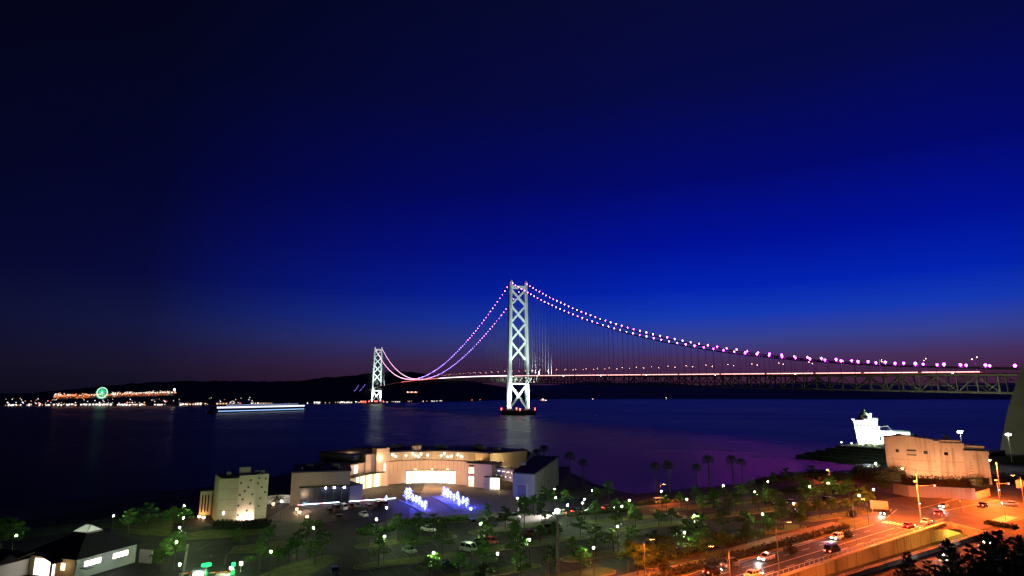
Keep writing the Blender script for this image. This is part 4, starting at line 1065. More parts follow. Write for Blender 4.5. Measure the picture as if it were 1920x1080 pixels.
for i, (px, py, k, where) in enumerate(((1231, 925, 0, 1), (1256, 924, 2, 1), (1307, 920, 0, 1), (1331, 918, 1, 1), (1376, 914, 1, 1), (1393, 912, 1, 1), (1069, 905, 0, 2), (1094, 908, 2, 2))):
    e = empty('palm_tree', G(px, py), i * 1.3, None, None); put('trunk', PALMS[k][0], e); put('crown', PALMS[k][1], e); e.scale = (1.05 + .12 * math.sin(i * 2.3),) * 3
    row(e, 'tall fan palm', 'on the shore promenade' if where == 1 else 'behind the corner of the east hall', 'palm', 'palms by the water')
for i, (x, y) in enumerate(((1.0, 266), (4.4, 268), (7.2, 270), (11.0, 275), (15, 284))):
    e = empty('palm_tree', (x, y, GZ), i, None, None); put('trunk', PALMS[i % 3][0], e); put('crown', PALMS[i % 3][1], e); e.scale = (1.12,) * 3
    row(e, 'dark fan palm', 'in the clump behind the museum roof', 'palm', 'palms by the water')
# hedges and bushes
def hedge(name, L, w, h, seed, m, n):
    rng = random.Random(seed); mb = MB()
    for _ in range(n):
        p = Vector((rng.uniform(0, L), rng.uniform(-w / 2, w / 2), rng.random() ** .6 * h * (.8 + .25 * math.sin(rng.random() * 6))))
        u = Vector((rng.gauss(0, 1), rng.gauss(0, 1), rng.gauss(0, 1))).normalized(); v = u.orthogonal().normalized(); s = rng.uniform(.12, .28)
        mb.add([p - u * s - v * s * .6, p + u * s - v * s * .5, p + u * s * .8 + v * s * .6, p - u * s + v * s * .5], [(0, 1, 2, 3)])
    return mb.mesh(name, m)
def hedge_at(p, q, w, h, m, n, label, core=True):
    d = q - p
    e = empty('hedge', p, math.atan2(d.y, d.x), label, 'hedge')
    put('foliage', hedge('foliage', d.length, w, h, int(p.x * 7 + p.y), m, n), e)
    if core: MB().box(.1, d.length - .1, -w * .3, w * .3, 0, h * .62).build('twigs', mat('hedge_twigs', (.018, .022, .010), .9, .4, 2), e)
hedge_at(along(-40, 14.6), along(56, 14.6), 2.2, 1.1, leaf_dark, 6000, 'low dark hedge between the trunk road and its pavement')
hedge_at(along(-20, 22), along(30, 24), 2.6, 1.3, leaf_m, 2600, 'ragged orange lit shrubs behind the roadside pavement')
hedge_at(G(1420, 906), G(1548, 889), 3.5, 2.6, leaf_dark, 2200, 'dark shrubs along the shore left of the sea wall')
hedge_at(G(1530, 899), G(1672, 897), 4, 2.2, leaf_dark, 2400, 'scrubby bushes between the car park and the quay')
hedge_at(G(1605, 893), G(1700, 899), 7, 5.0, leaf_dark, 3000, 'tall dark shrubbery left of the orange building')
hedge_at(G(1690, 906), G(1790, 912), 5, 3.6, leaf_dark, 2600, 'bushes behind the hoarding fence')
hedge_at(G(1790, 912), G(1925, 900), 6, 4.0, leaf_dark, 3200, 'dark bushes behind the right hand traffic signal')
hedge_at(G(1440, 924), G(1600, 914), 5, 1.6, leaf_dark, 2600, 'low dark ground shrubs beneath the grove')
hedge_at(G(400, 992), G(508, 990), 2.0, 2.2, leaf_dark, 2200, 'clipped black hedge before the tower block')
hedge_at(G(1850, 982), G(1905, 992), 2.6, 1.0, leaf_dark, 900, 'rounded planted verge at the bend of the junction')
hedge_at(G(1190, 948), G(1262, 942), 2.2, 1.4, leaf_dark, 1000, 'dark hedge below the parked van on the shore road')
hedge_at(G(1064, 968), G(1180, 958), 2.0, 1.6, leaf_dark, 1300, 'hedge below the headlights on the drive')
hedge_at(G(740, 984), G(880, 974), 2.0, 1.3, leaf_m, 1500, 'green hedge between the blue lit lot and the car park')
hedge_at(G(668, 1000), G(740, 994), 1.6, 1.2, leaf_m, 800, 'short hedge left of the white car')
for i, (px, py, r) in enumerate(((1588, 1008, 1.4), (1482, 1040, 1.6), (1360, 1066, 2.0), (1248, 1074, 1.4), (512, 944, 3.0), (1596, 970, 2.0))):
    e = empty('bush', G(px, py), 0, None); put('foliage', leafcloud(random.Random(i), [((0, 0, r * .7), r), ((r * .4, .2, r * .5), r * .7)], 260, .22, .85).mesh('foliage', leaf_dark), e)
    MB().tube((0, 0, 0), (0, 0, r * .8), .12, .05).build('stem', bark, e)
    row(e, 'dark rounded bush', 'beside the tower block' if px == 512 else 'along the pavement of the trunk road', 'bush', 'roadside bushes')
# dark conifers in the right foreground
def make_pine(seed, h):
    rng = random.Random(seed); tr = MB().tube((0, 0, 0), (0, 0, h), .16, .03, 6); cr = MB()
    n = int(h * 5)
    for k in range(n):
        z = h * (.12 + .88 * k / n); L = (1 - k / n) ** .8 * h * .26 * rng.uniform(.6, 1.2) + .22; a = k * 2.4
        d = Vector((math.cos(a), math.sin(a), rng.uniform(.05, .45))).normalized()
        tr.tube((0, 0, z), Vector((0, 0, z)) + d * L, .03, .01, 3)
        for j in range(int(20 + L * 40)):
            p = Vector((0, 0, z)) + d * L * rng.uniform(.15, 1.05) + Vector((rng.gauss(0, .1), rng.gauss(0, .1), rng.gauss(0, .08))) * (.7 + L * .4)
            u = (d + Vector((rng.gauss(0, .7), rng.gauss(0, .7), rng.gauss(.4, .5)))).normalized(); w = u.orthogonal().normalized(); s = rng.uniform(.22, .42)
            cr.add([p, p + u * s * .5 + w * s * .22, p + u * s, p + u * s * .5 - w * s * .22], [(0, 1, 2, 3)])
    return tr.mesh('trunk', bark), cr.mesh('crown', leaf_pine)
PINES = [make_pine(50, 6.0), make_pine(51, 7.5), make_pine(52, 5.0)]
pr_ = random.Random(77)
for i, (px, py, dist, k, sc) in enumerate(((1702, 1036, 104, 0, 1.0), (1775, 1012, 100, 1, 1.0), (1845, 1000, 98, 1, 1.1), (1870, 996, 95, 0, 1.15), (1905, 1006, 92, 1, 1.1), (1820, 1022, 90, 0, 1.1), (1740, 1052, 92, 2, 1.1), (1790, 1046, 84, 0, 1.0), (1868, 1030, 82, 1, 1.0), (1915, 1030, 80, 0, 1.2), (1690, 1062, 92, 2, 1.0), (1835, 1056, 78, 2, 1.2), (1895, 1052, 76, 0, 1.1), (1765, 1068, 84, 2, 1.1), (1930, 1012, 88, 1, 1.1), (1852, 1072, 74, 2, 1.2), (1716, 1070, 88, 2, 1.1), (1800, 1076, 80, 2, 1.0))):
    tp = atdist(px, py, dist); hh = (6.0, 7.5, 5.0)[k] * sc
    e = empty('conifer', (tp.x, tp.y, tp.z - hh), pr_.random() * 6, None); e.scale = (sc,) * 3
    put('trunk', PINES[k][0], e); put('crown', PINES[k][1], e)
    row(e, 'dark conifer with spiky top', 'in the thicket of the right foreground', 'tree', 'conifers in the right foreground')

# ------------------------------------------------------------------ park lamps with white globes
pole_me = MB().tube((0, 0, 0), (0, 0, .5), .13, .1, 8).tube((0, 0, .5), (0, 0, 5.35), .075, .055, 6).tube((0, 0, 5.3), (0, 0, 5.42), .16, .16, 8).mesh('pole', steel_dark)
globe_me = MB().ball((0, 0, 5.68), .17).mesh('globe', lamp_white, True)
cap_me = MB().tube((0, 0, 5.86), (0, 0, 5.95), .2, .05, 8).mesh('cap', steel_dark)
LAMPS = {'beside the visitor hall': [(31, 1004), (213, 967), (345, 948), (344, 971), (337, 989), (331, 1016), (337, 1058)],
         'around the west forecourt': [(528, 940), (588, 990), (508, 1034)],
         'in the near car park': [(721, 1006), (813, 1036), (901, 982), (933, 1038), (993, 1012), (1113, 1027), (1158, 987), (1283, 998), (1302, 967), (1430, 964)],
         'between the forecourt and the car park': [(706, 974), (725, 952), (883, 954)],
         'near the east hall': [(970, 934), (1040, 917), (1042, 933), (1096, 936), (1092, 943), (1110, 920)],
         'along the shore road': [(1180, 938), (1166, 949), (1240, 921), (1288, 936), (1356, 910), (1415, 922), (1440, 903)],
         'left of the orange building': [(1488, 944), (1518, 912), (1553, 906), (1611, 929), (1638, 918)]}
for wh, ls in LAMPS.items():
    for px, py in ls:
        p = G(px, py, GZ + 5.68); p.z = GZ
        e = empty('park_lamp', p); put('pole', pole_me, e); put('globe', globe_me, e); put('cap', cap_me, e)
        row(e, 'park lamp with glowing white globe', wh, 'lamp', 'park lamps')
# tall lighting mast in the car park
p = G(1047, 1110); ms = empty('lighting_mast', p, 0, 'tall slim steel mast with a large white lamp drum on top', 'lamp mast')
hm = atdist(1045, 966, math.hypot(p.x, p.y)).z - GZ
MB().tube((0, 0, 0), (0, 0, hm), .24, .15, 10).build('pole', mat('mast_paint', (.48, .42, .38), .5, .1, 1), ms)
MB().tube((0, 0, hm), (0, 0, hm + .25), .5, .6, 12).build('drum_base', steel, ms)
MB().ball((0, 0, hm + .75), .62, .9).build('lamp_drum', emat('mast_lamp', (.88, .93, 1), 2.6), ms, smooth=True)
p = G(1064, 947, GZ + 5.68); p.z = GZ
e = empty('park_lamp', p, 0, 'blue white park lamp beside the glowing drive', 'lamp', 'park lamps'); put('pole', pole_me, e); put('cap', cap_me, e)
put('globe', MB().ball((0, 0, 5.68), .26).mesh('globe', emat('blue_lamp_light', (.62, .72, 1), 110), True), e)
# sodium street lamps
def street_lamp(px, py, base, arm, hgt, watts, what, where, shine=True, heads=1):
    b_ = G(*base); e = empty('street_lamp', b_, 0); a = Vector((arm, 0, 0))
    MB().tube((0, 0, 0), (0, 0, hgt), .12, .07, 8).build('pole', mat('grey_pole', (.16, .16, .16), .6, .15, 1), e)
    MB().tube((0, 0, hgt), (arm * .6, 0, hgt + .5), .06, .05, 6).tube((arm * .6, 0, hgt + .5), (arm, 0, hgt + .55), .05, .05, 6).build('arm', steel, e)
    MB().box(arm - .55, arm + .55, -.2, .2, hgt + .45, hgt + .65).build('lamp_head', steel, e)
    if shine: MB().ball((arm, 0, hgt + .36), .34, .5).build('lens', lamp_orange, e)
    else: MB().box(arm - .45, arm + .45, -.15, .15, hgt + .43, hgt + .45).build('lens', lamp_orange, e)
    spot('street_lamp_light', (arm, 0, hgt + .05), (arm, 0, 0), watts * 4.6, SODIUM, 168, .3, .3, e)
    row(e, what, where, 'street lamp', 'sodium street lamps')
street_lamp(0, 0, (1463, 1098), 2.6, 11.0, 7000, 'grey street lamp with curved arm', 'in front of the retaining wall', False)
street_lamp(0, 0, (1372, 1120), -3.2, 8.2, 5000, 'street lamp with its arm reaching left', 'at the bottom of the trunk road', False)
street_lamp(0, 0, (1729, 981), -3.8, 14.6, 36000, 'orange street lamp glaring above the red car', 'by the crossing')
street_lamp(0, 0, (1878, 938), -2.2, 13.0, 34000, 'orange street lamp glaring before the dark bushes', 'at the right of the junction')
street_lamp(0, 0, (1557, 904), -.8, 4.6, 2500, 'small orange street lamp', 'by the water left of the sea wall')
street_lamp(0, 0, (1210, 1100), 1.6, 8.0, 3800, 'orange street lamp half hidden by trees', 'at the bottom edge', False)
street_lamp(0, 0, (1606, 1020), 2.6, 10.0, 6000, 'street lamp with short arm', 'behind the retaining wall', False)
street_lamp(0, 0, (1240, 946), 1.2, 6.0, 1500, 'orange street lamp', 'beside the van on the shore road', False)
street_lamp(0, 0, (1925, 975), -2.2, 12.0, 16000, 'street lamp', 'at the right edge of the junction', False)
# floodlight poles on the raised shore
for k, (px, py, dist) in enumerate(((1800, 810, 372), (1890, 815, 400))):
    tp = atdist(px, py, dist); e = empty('floodlight_pole', (tp.x, tp.y, 7.0), R(-35), ('left' if k == 0 else 'right') + ' of two dazzling white floodlight poles below the anchorage', 'lamp', 'floodlight poles')
    hh = tp.z - 7.0
    MB().tube((0, 0, 0), (0, 0, hh), .14, .09).build('pole', steel, e); MB().box(-1, 1, -.3, .3, hh - .3, hh + .5).build('housing', steel_dark, e)
    MB().box(-1, 1, -.45, -.3, hh - .3, hh + .5).build('lens', emat('shore_flood_lens', (.92, 1, .86), 70), e)
    point('floodlight_beam', (0, -.8, hh), 3500, (.95, 1.0, .72), .4, e)
fx = Vector((-70, -935, 12))  # floodlight and fixture added here to brighten the anchorage
MB().box(-1, 1, -.8, .8, -.7, .3).tube((0, 0, -9), (0, 0, -.7), .3).build('floodlight', steel_dark, bridge, fx - Vector((0, 2.2, 0)))
point('floodlight_beam', fx, 16000, (1, .92, .66), 1.0, bridge)

# ------------------------------------------------------------------ cars
PAINTS = {'white': (.75, .75, .74), 'silver': (.45, .46, .48), 'black': (.015, .015, .018), 'red': (.35, .02, .02), 'maroon': (.14, .015, .02), 'dark blue': (.02, .03, .08), 'grey': (.16, .16, .17)}
tail_m = mat('tail_lamp_glass', (.35, .01, .01), .3); head_m = mat('head_lamp_glass', (.75, .75, .75), .2)
tail_on = emat('tail_lamp_lit', (1, .05, .03), 30); head_on = emat('head_lamp_lit', (1, .96, .88), 60)
wheel_me = MB().tube((-.11, 0, 0), (.11, 0, 0), .32, n=12).mesh('wheel', rubber); hub_me = MB().tube((-.125, 0, 0), (.125, 0, 0), .18, n=8).mesh('hub', steel)
def loft(secs):                                   # (y, half width, z) rings joined lengthwise
    mb = MB(); n = len(secs[0])
    for s_ in secs: mb.v += [tuple(p) for p in s_]
    for i in range(len(secs) - 1): mb.f += [(i * n + k, i * n + (k + 1) % n, (i + 1) * n + (k + 1) % n, (i + 1) * n + k) for k in range(n)]
    mb.f += [tuple(range(n - 1, -1, -1)), tuple(range((len(secs) - 1) * n, len(secs) * n))]
    return mb
def ring(y, w, z0, z1): return [(-w * .9, y, z0), (w * .9, y, z0), (w, y, z0 + .15), (w, y, z1 - .15), (w * .86, y, z1), (-w * .86, y, z1), (-w, y, z1 - .15), (-w, y, z0 + .15)]
SH = {}
for kind, (L, body, roof) in {'saloon': (4.4, [(-2.2, .74, .3, .85), (-2.05, .84, .22, .95), (-1.2, .86, .2, .98), (.8, .86, .2, .95), (1.8, .82, .22, .80), (2.15, .70, .3, .66)], [(-1.55, .70, .95), (-.95, .62, 1.40), (.35, .62, 1.42), (1.15, .72, .93)]),
                              'van': (4.7, [(-2.35, .80, .3, 1.05), (-2.25, .86, .24, 1.1), (-1.2, .88, .22, 1.1), (1.3, .88, .22, 1.08), (2.1, .84, .24, .95), (2.35, .74, .3, .80)], [(-2.25, .76, 1.08), (-2.05, .70, 1.88), (.75, .70, 1.90), (1.75, .76, 1.04)]),
                              'hatchback': (3.7, [(-1.85, .70, .3, .92), (-1.75, .80, .24, .98), (-.9, .82, .22, .98), (.8, .82, .22, .95), (1.5, .78, .24, .84), (1.85, .68, .3, .70)], [(-1.75, .68, .96), (-1.4, .62, 1.48), (.35, .62, 1.50), (1.15, .70, .94)])}.items():
    bm_ = loft([ring(*s_) for s_ in body])
    (y0, w0, z0), (y1, w1, z1), (y2, w2, z2), (y3, w3, z3) = roof
    c = [(-w0, y0, z0), (w0, y0, z0), (-w1, y1, z1), (w1, y1, z1), (-w2, y2, z2), (w2, y2, z2), (-w3, y3, z3), (w3, y3, z3)]
    cabin = MB().add(c, [(0, 1, 3, 2)[::-1], (4, 5, 7, 6)[::-1], (0, 2, 4, 6)[::-1], (1, 7, 5, 3)[::-1]])
    rp_ = MB().prism([(-w1 - .03, y1 - .02), (w1 + .03, y1 - .02), (w2 + .03, y2 + .02), (-w2 - .03, y2 + .02)], z1 - .03, z1 + .06)
    for sg in (-1, 1):
        rp_.beam((sg * w1, y1, z1), (sg * w0, y0, z0), .07, .07); rp_.beam((sg * w2, y2, z2), (sg * w3, y3, z3), .07, .07)
        rp_.beam((sg * (w1 + w0) / 2, (y1 + y2) / 2, z1), (sg * (w0 + .02), (y1 + y2) / 2, z0), .06, .10)
    SH[kind] = (L, bm_, cabin, rp_)
MESH = {}
def car(px, py, heading, paint_name, kind, label, lit=False, beam=False, z=GZ):
    L, bm_, cabin, rp_ = SH[kind]
    e = empty('car', G(px, py, z), heading, label, 'van' if kind == 'van' else 'car')
    pm = mat('car_paint_' + paint_name, PAINTS[paint_name], .28, .03, 1)
    def gm(key, mb, m):
        if key not in MESH: MESH[key] = mb().mesh(key[0], m)
        return MESH[key]
    put('body', gm(('body', kind, paint_name), lambda: bm_, pm), e)
    put('windows', gm(('windows', kind), lambda: cabin, glass_dark), e)
    put('roof', gm(('roof', kind, paint_name), lambda: rp_, pm), e)
    for x in (-.78, .78):
        for y in (-L * .3, L * .31): put('hub', hub_me, put('wheel', wheel_me, e, (x, y, .32)))
        put('headlight', gm(('headlight', lit), lambda: MB().box(-.16, .16, -.06, .06, -.09, .09), head_on if lit else head_m), e, (x * .68, L / 2 - .03, .58))
        put('taillight', gm(('taillight', lit), lambda: MB().box(-.14, .14, -.06, .06, -.10, .10), tail_on if lit else tail_m), e, (x * .74, -L / 2 + .02, .72))
    if beam: spot('headlight_beam', (0, L / 2 + .1, .8), (0, L / 2 + 14, -.1), beam, (1, .88, .78), 80, .6, .15, e)
    return e
H1 = R(27); SEA = R(27) ; LAND = R(27) + math.pi   # +y of a car points along heading; SEA faces the water
for px, py, pn, kd, lb in ((617, 962, 'black', 'saloon', 'black car at the left end of the lot below the west hall'), (629, 957, 'black', 'van', 'black van second in the row below the west hall'), (643, 955, 'white', 'van', 'white van beside the red car below the west hall'),
                           (656, 953, 'red', 'hatchback', 'bright red hatchback parked below the west hall'), (668, 951, 'white', 'saloon', 'white car just right of the red hatchback'), (690, 954, 'black', 'hatchback', 'lone black hatchback parked in the middle of the marked bays'),
                           (708, 949, 'maroon', 'saloon', 'maroon car near the blue lit trees'), (718, 950, 'black', 'van', 'black van parked by the first illuminated tree'), (681, 968, 'white', 'saloon', 'white car alone on the dark side of the bays'), (633, 974, 'black', 'saloon', 'black car beside the small orange lantern')):
    car(px, py, SEA + .15, pn, kd, lb)
for px, py, hd, pn, kd, lb in ((803, 996, LAND + .5, 'white', 'saloon', 'white car facing the camera on the aisle below the blue trees'), (767, 1036, LAND + .3, 'silver', 'saloon', 'silver car beside the second row island'), (880, 1034, LAND + .5, 'white', 'van', 'white van with dark windows in the middle of the car park'),
                               (904, 1020, LAND + .3, 'black', 'saloon', 'black car left of the red one beneath the lamp'), (921, 1019, LAND + .3, 'red', 'hatchback', 'red hatchback beside a black car on the second row'), (886, 984, LAND, 'black', 'hatchback', 'black hatchback below the hedge'),
                               (848, 1064, LAND + .8, 'dark blue', 'saloon', 'dark blue car in the near aisle'), (627, 1077, LAND, 'dark blue', 'saloon', 'dark blue car at the bottom left of the car park'), (993, 1004, LAND + .7, 'maroon', 'saloon', 'maroon car behind the lamp left of the mast'), (1036, 996, LAND + 1.0, 'maroon', 'van', 'maroon van just left of the mast'),
                               (944, 976, R(-62), 'black', 'saloon', 'black car parked behind the silver van'), (961, 974, R(-62), 'silver', 'van', 'silver van parked at the start of the lit drive'), (1300, 996, LAND, 'black', 'saloon', 'black car under the trees of the long island'), (1443, 945, LAND, 'black', 'saloon', 'black car, left of two by the far island'),
                               (1464, 944, LAND, 'dark blue', 'saloon', 'dark blue car, right of two by the far island'), (1556, 943, LAND, 'black', 'van', 'black van near the lamps left of the orange building'), (1486, 946, LAND, 'grey', 'hatchback', 'grey hatchback under the leafy lamp')):
    car(px, py, hd, pn, kd, lb)
ta = math.atan2(wd.y, wd.x)
car(1704, 990, ta - math.pi / 2, 'red', 'saloon', 'red car with glowing tail lamps waiting at the crossing', True, 500)
car(1738, 982, ta - math.pi / 2, 'white', 'saloon', 'white car ahead of the red car at the stop line', True, 1500)
car(1336, 1076, ta - math.pi / 2, 'black', 'saloon', 'black car with red tail lamps at the bottom of the trunk road', True, 400)
car(1370, 1063, ta - math.pi / 2, 'grey', 'van', 'grey van with red tail lamps on the trunk road', True, 400)
car(1895, 948, ta - math.pi / 2 + 1.9, 'silver', 'saloon', 'silver car turning with headlamps on at the right of the junction', True, 1200)
car(1050, 966, R(27) + math.pi / 2 - .1, 'white', 'hatchback', 'white hatchback with bright headlamps on the drive left of the blue lamp', True, 60000)
car(1140, 956, R(27) - math.pi / 2, 'red', 'hatchback', 'red hatchback with tail lamps on going along the shore road', True, 600)
car(1238, 944, R(27) - math.pi / 2 - .15, 'white', 'van', 'white van with red tail lamps stopped on the shore road', True, 900)
for px, py, pn, lb in ((1085, 962, 'black', 'black car with tail lamps lit just right of the mast lamp'), (1112, 959, 'silver', 'silver car with tail lamps lit between the black and red cars')):
    car(px, py, R(27) - math.pi / 2, pn, 'saloon', lb, True, 900)
for s_, o_, back, pn, kd, lb in ((-6, 4.0, 0, 'white', 'saloon', 'white car with tail lamps lit on the middle of the trunk road'), (8, 9.6, 1, 'silver', 'saloon', 'silver car driving towards the camera below the hedge'), (26, 4.0, 0, 'black', 'van', 'black van with tail lamps lit halfway to the crossing'), (40, 9.6, 1, 'white', 'hatchback', 'white hatchback driving towards the camera near the rounded bushes'),
                                (84, 16, 1, 'black', 'saloon', 'black car with lamps on behind the crossing'), (96, 6, 0, 'red', 'hatchback', 'red hatchback crossing the middle of the junction'), (112, 10, 1, 'silver', 'saloon', 'silver car with bright headlamps at the fence end of the junction'), (124, 3, 0, 'black', 'saloon', 'black car with tail lamps lit at the far side of the junction')):
    e = car(960, 1000, math.atan2(wd.y, wd.x) + (math.pi / 2 if back else -math.pi / 2), pn, kd, lb, True, 2500); e.location = along(s_, o_)
nr = math.atan2(nd.y, nd.x)
for s_, o_, hd, lb in ((24, -4, nr + math.pi / 2, 'silver car with headlamps on emerging behind the conifers'), (46, -4, nr + math.pi / 2, 'second silver car with headlamps on right of the conifers')):
    p = N1 + nd * s_ + Vector((-nd.y, nd.x, 0)) * o_; e = car(960, 1000, hd, 'silver', 'saloon', lb, True, 1800); e.location = p

# ------------------------------------------------------------------ illuminated trees in front of the museum
led_w = emat('led_white', (.55, .57, 1.0), 8); led_b = emat('led_blue', (.02, .05, 1.0), 24)
def led_tree(seed, h, shape):
    rng = random.Random(seed); br = MB(); W_, B_ = MB(), MB()
    br.tube((0, 0, 0), (0, 0, h), .08, .03, 5)
    for k in range(16):
        z = h * (.15 + .8 * k / 16); L = (h * .34 * (1 - .75 * k / 16)) if shape == 0 else h * .30 * math.sin(math.pi * (.2 + .75 * k / 16))
        a = k * 2.4; d = Vector((math.cos(a), math.sin(a), .45)).normalized(); p0 = Vector((0, 0, z)); p1 = p0 + d * L
        br.tube(p0, p1, .025, .01, 3)
        for j in range(9):
            p = p0.lerp(p1, (j + 1) / 9) + Vector((rng.gauss(0, .09), rng.gauss(0, .09), rng.gauss(0, .09)))
            (B_ if rng.random() < .5 else W_).ball(p, .06)
    for j in range(18): W_.ball((.1 * math.cos(j), .1 * math.sin(j), h * j / 18), .06)
    return br, W_, B_
LT = []
for k in range(4):
    a, b_, c = led_tree(90 + k, (3.6, 3.0, 2.6, 3.2)[k], k % 2)
    LT.append((a.mesh('branches', bark), b_.mesh('white_leds', led_w), c.mesh('blue_leds', led_b)))
for i, (px, py, k, sc, wh) in enumerate(((762, 940, 0, 1.25, 0), (774, 942, 2, 1.0, 0), (786, 948, 1, 1.0, 0), (797, 957, 3, .95, 0), (833, 934, 0, 1.1, 1), (845, 937, 3, .9, 1), (858, 939, 2, 1.2, 1), (861, 950, 1, .8, 1), (875, 952, 3, 1.0, 1), (724, 941, 2, .8, 0), (768, 936, 1, 1.3, 0), (780, 945, 3, .9, 0), (791, 953, 2, .9, 0), (839, 936, 1, 1.2, 1), (851, 942, 0, .8, 1), (868, 946, 2, 1.0, 1))):
    e = empty('illuminated_tree', G(px, py), i); e.scale = (sc,) * 3
    put('branches', LT[k][0], e); tag(put('white_leds', LT[k][1], e), kind='stuff'); tag(put('blue_leds', LT[k][2], e), kind='stuff')
    row(e, 'small tree in blue white lights', 'in the left row' if wh == 0 else 'in the right row', 'tree', 'illuminated trees')
    if k in (0, 3): point('led_glow', G(px, py) + Vector((.6, -1.2, 1.6)) - e.location, 2600, (.05, .07, 1.0), .5, e)
for k, (p, q) in enumerate(((G(808, 930), G(852, 955)), (G(748, 938), G(800, 965)))):
    struct('kerb', MB().beam(p + Vector((0, 0, .12)), q + Vector((0, 0, .12)), .35, .25), kerb_m)
# LED hedge and trail strip below the west hall
p, q = G(566, 948), G(628, 941); d = q - p
e = empty('lit_hedge', p, math.atan2(d.y, d.x), 'low hedge netted with cyan lights below the west hall', 'hedge')
put('foliage', hedge('foliage', d.length, 1.2, .9, 4, leaf_dark, 500), e)
mb = MB(); rr = random.Random(6)
for k in range(90): mb.ball((rr.uniform(0, d.length), rr.uniform(-.7, .2), rr.uniform(.3, .95)), .055)
tag(mb.build('cyan_leds', emat('led_cyan', (.25, .85, .95), 7), e), kind='stuff')
p, q = G(558, 950), G(742, 937); d = q - p  # added glowing strip standing in for car light trails
e = empty('forecourt_trail', p, math.atan2(d.y, d.x), 'long low glowing strip standing in for car light trails along the forecourt', 'light rail')
n = 24
for k in range(n):
    x0, x1 = d.length * k / n, d.length * (k + 1) / n - .05
    MB().box(x0, x1, -.06, .06, .45, .58).build('forecourt_trail_tube', emat('forecourt_trail_white', (.72, .86, 1.0), 9) if k % 5 else emat('forecourt_trail_pink', (1, .25, .35), 7), e)
    MB().box(x0, x0 + .08, -.05, .05, 0, .45).build('post', steel_dark, e)
# small lanterns on the forecourt
def lantern(px, py, h, s, label):
    e = empty('lantern', G(px, py), 0, label, 'lantern')
    MB().box(-.35, .35, -.35, .35, 0, .3).build('base', concrete, e); MB().tube((0, 0, .3), (0, 0, h * .5), .16).build('stem', concrete, e)
    MB().tube((0, 0, h * .5), (0, 0, h * .85), .38, .45, 6).build('light_box', emat('lantern_glow', (1, .55, .22), s), e)
    MB().tube((0, 0, h * .85), (0, 0, h), .62, .1, 6).build('cap', concrete, e)
    point('lantern_light', (0, -.9, h * .6), 60, (1, .5, .2), .2, e)
lantern(575, 982, 2.6, 9, 'stone lantern glowing orange on the forecourt, largest of its kind'); lantern(556, 962, 1.8, 7, 'left of two small glowing lanterns near the west hall'); lantern(561, 967, 1.6, 7, 'right of two small glowing lanterns near the west hall')
lantern(512, 952, 1.8, 7, 'glowing lantern under the round dark bush'); lantern(373, 976, 1.7, 8, 'left of two lanterns beside the annex block'); lantern(381, 978, 1.7, 8, 'right of two lanterns beside the annex block')
# curved white wall lit at night beside the west hall
e = empty('curved_wall', G(528, 944), R(10), 'low curved white wall lit brightly between the tower block and west hall', 'wall')
MB().arc(5, 5.4, 40, 150, 0, 2.6, 14).build('wall', white_wall, e, (-.5, -4.0, 0))
for k in range(9): MB().tube((0, 0, 0), (0, 0, 1.6), .06, n=5).build('baluster', steel, e, (1.0 + k * .5, .2, 0))
MB().box(.9, 5.2, .15, .25, 1.6, 1.7).build('handrail', steel, e)
point('wall_light', (-.6, -1.6, 1.6), 220, (1, .86, .82), .2, e)
# parking barrier with green machines
for i, (px, py) in enumerate(((385, 1074), (436, 1073))):
    e = empty('barrier_gate', G(px, py + 8), R(14), ('left' if i == 0 else 'right') + ' parking barrier with green glowing ticket machine', 'barrier', 'parking barriers')
    gm_ = emat('green_sign_light', (.02, .9, .18), 2.4)
    MB().box(-.35, .35, -.3, .3, 0, 1.3).build('cabinet', mat('green_cabinet', (.03, .22, .10), .5), e)
    MB().box(-.30, .30, -.34, -.3, .4, 1.1).build('screen', gm_, e)
    MB().tube((0, 0, 1.3), (0, 0, 2.1), .08).build('post', steel, e)
    (MB().tube((0, 0, 2.1), (0, 0, 2.45), .95, .95, 14) if i == 0 else MB().tube((0, 0, 1.9), (0, 0, 2.6), .35, .35, 12)).build('sign_drum', gm_, e)
    MB().ball((-.45, -.1, 1.6), .22).build('lamp', lamp_white, e)
    for k in range(6):
        MB().box(-.9 - k * .75, -.2 - k * .75, -.45, -.37, 1.0, 1.14).build('arm_stripe', emat('barrier_stripe_red', (1, .12, .10), .6) if k % 3 == 0 else (emat('barrier_stripe_yellow', (1, .6, .08), .8) if k % 3 == 1 else white_wall), e)
    MB().box(-3.4, -.6, .6, 2.4, .02, .2).build('island', kerb_m, e)
e = empty('entry_booth', G(372, 1092), R(14), 'small glowing payment booth at the bottom edge by the barriers', 'booth'); MB().box(-1, 1, -.8, .8, 0, 2.3).build('wall', white_wall, e); MB().box(-1.2, 1.2, -1, 1, 2.3, 2.45).build('roof', steel, e); MB().box(-.9, .9, -.86, -.8, 1.1, 2.0).build('window', glass_white, e)
point('booth_light', (0, -1.6, 2), 60, (.7, .9, 1), .2, e)
struct('kerb', MB().beam(G(342, 1085) + Vector((0, 0, .1)), G(352, 1022) + Vector((0, 0, .1)), .45, .22), kerb_m)
e = empty('sign_board', G(451, 1072), R(10), 'small pale notice board on a post right of the barriers', 'sign'); MB().tube((0, 0, 0), (0, 0, 1.3), .05).build('post', steel, e); MB().box(-.4, .4, -.04, .04, 1.2, 2.0).build('board', white_wall, e)
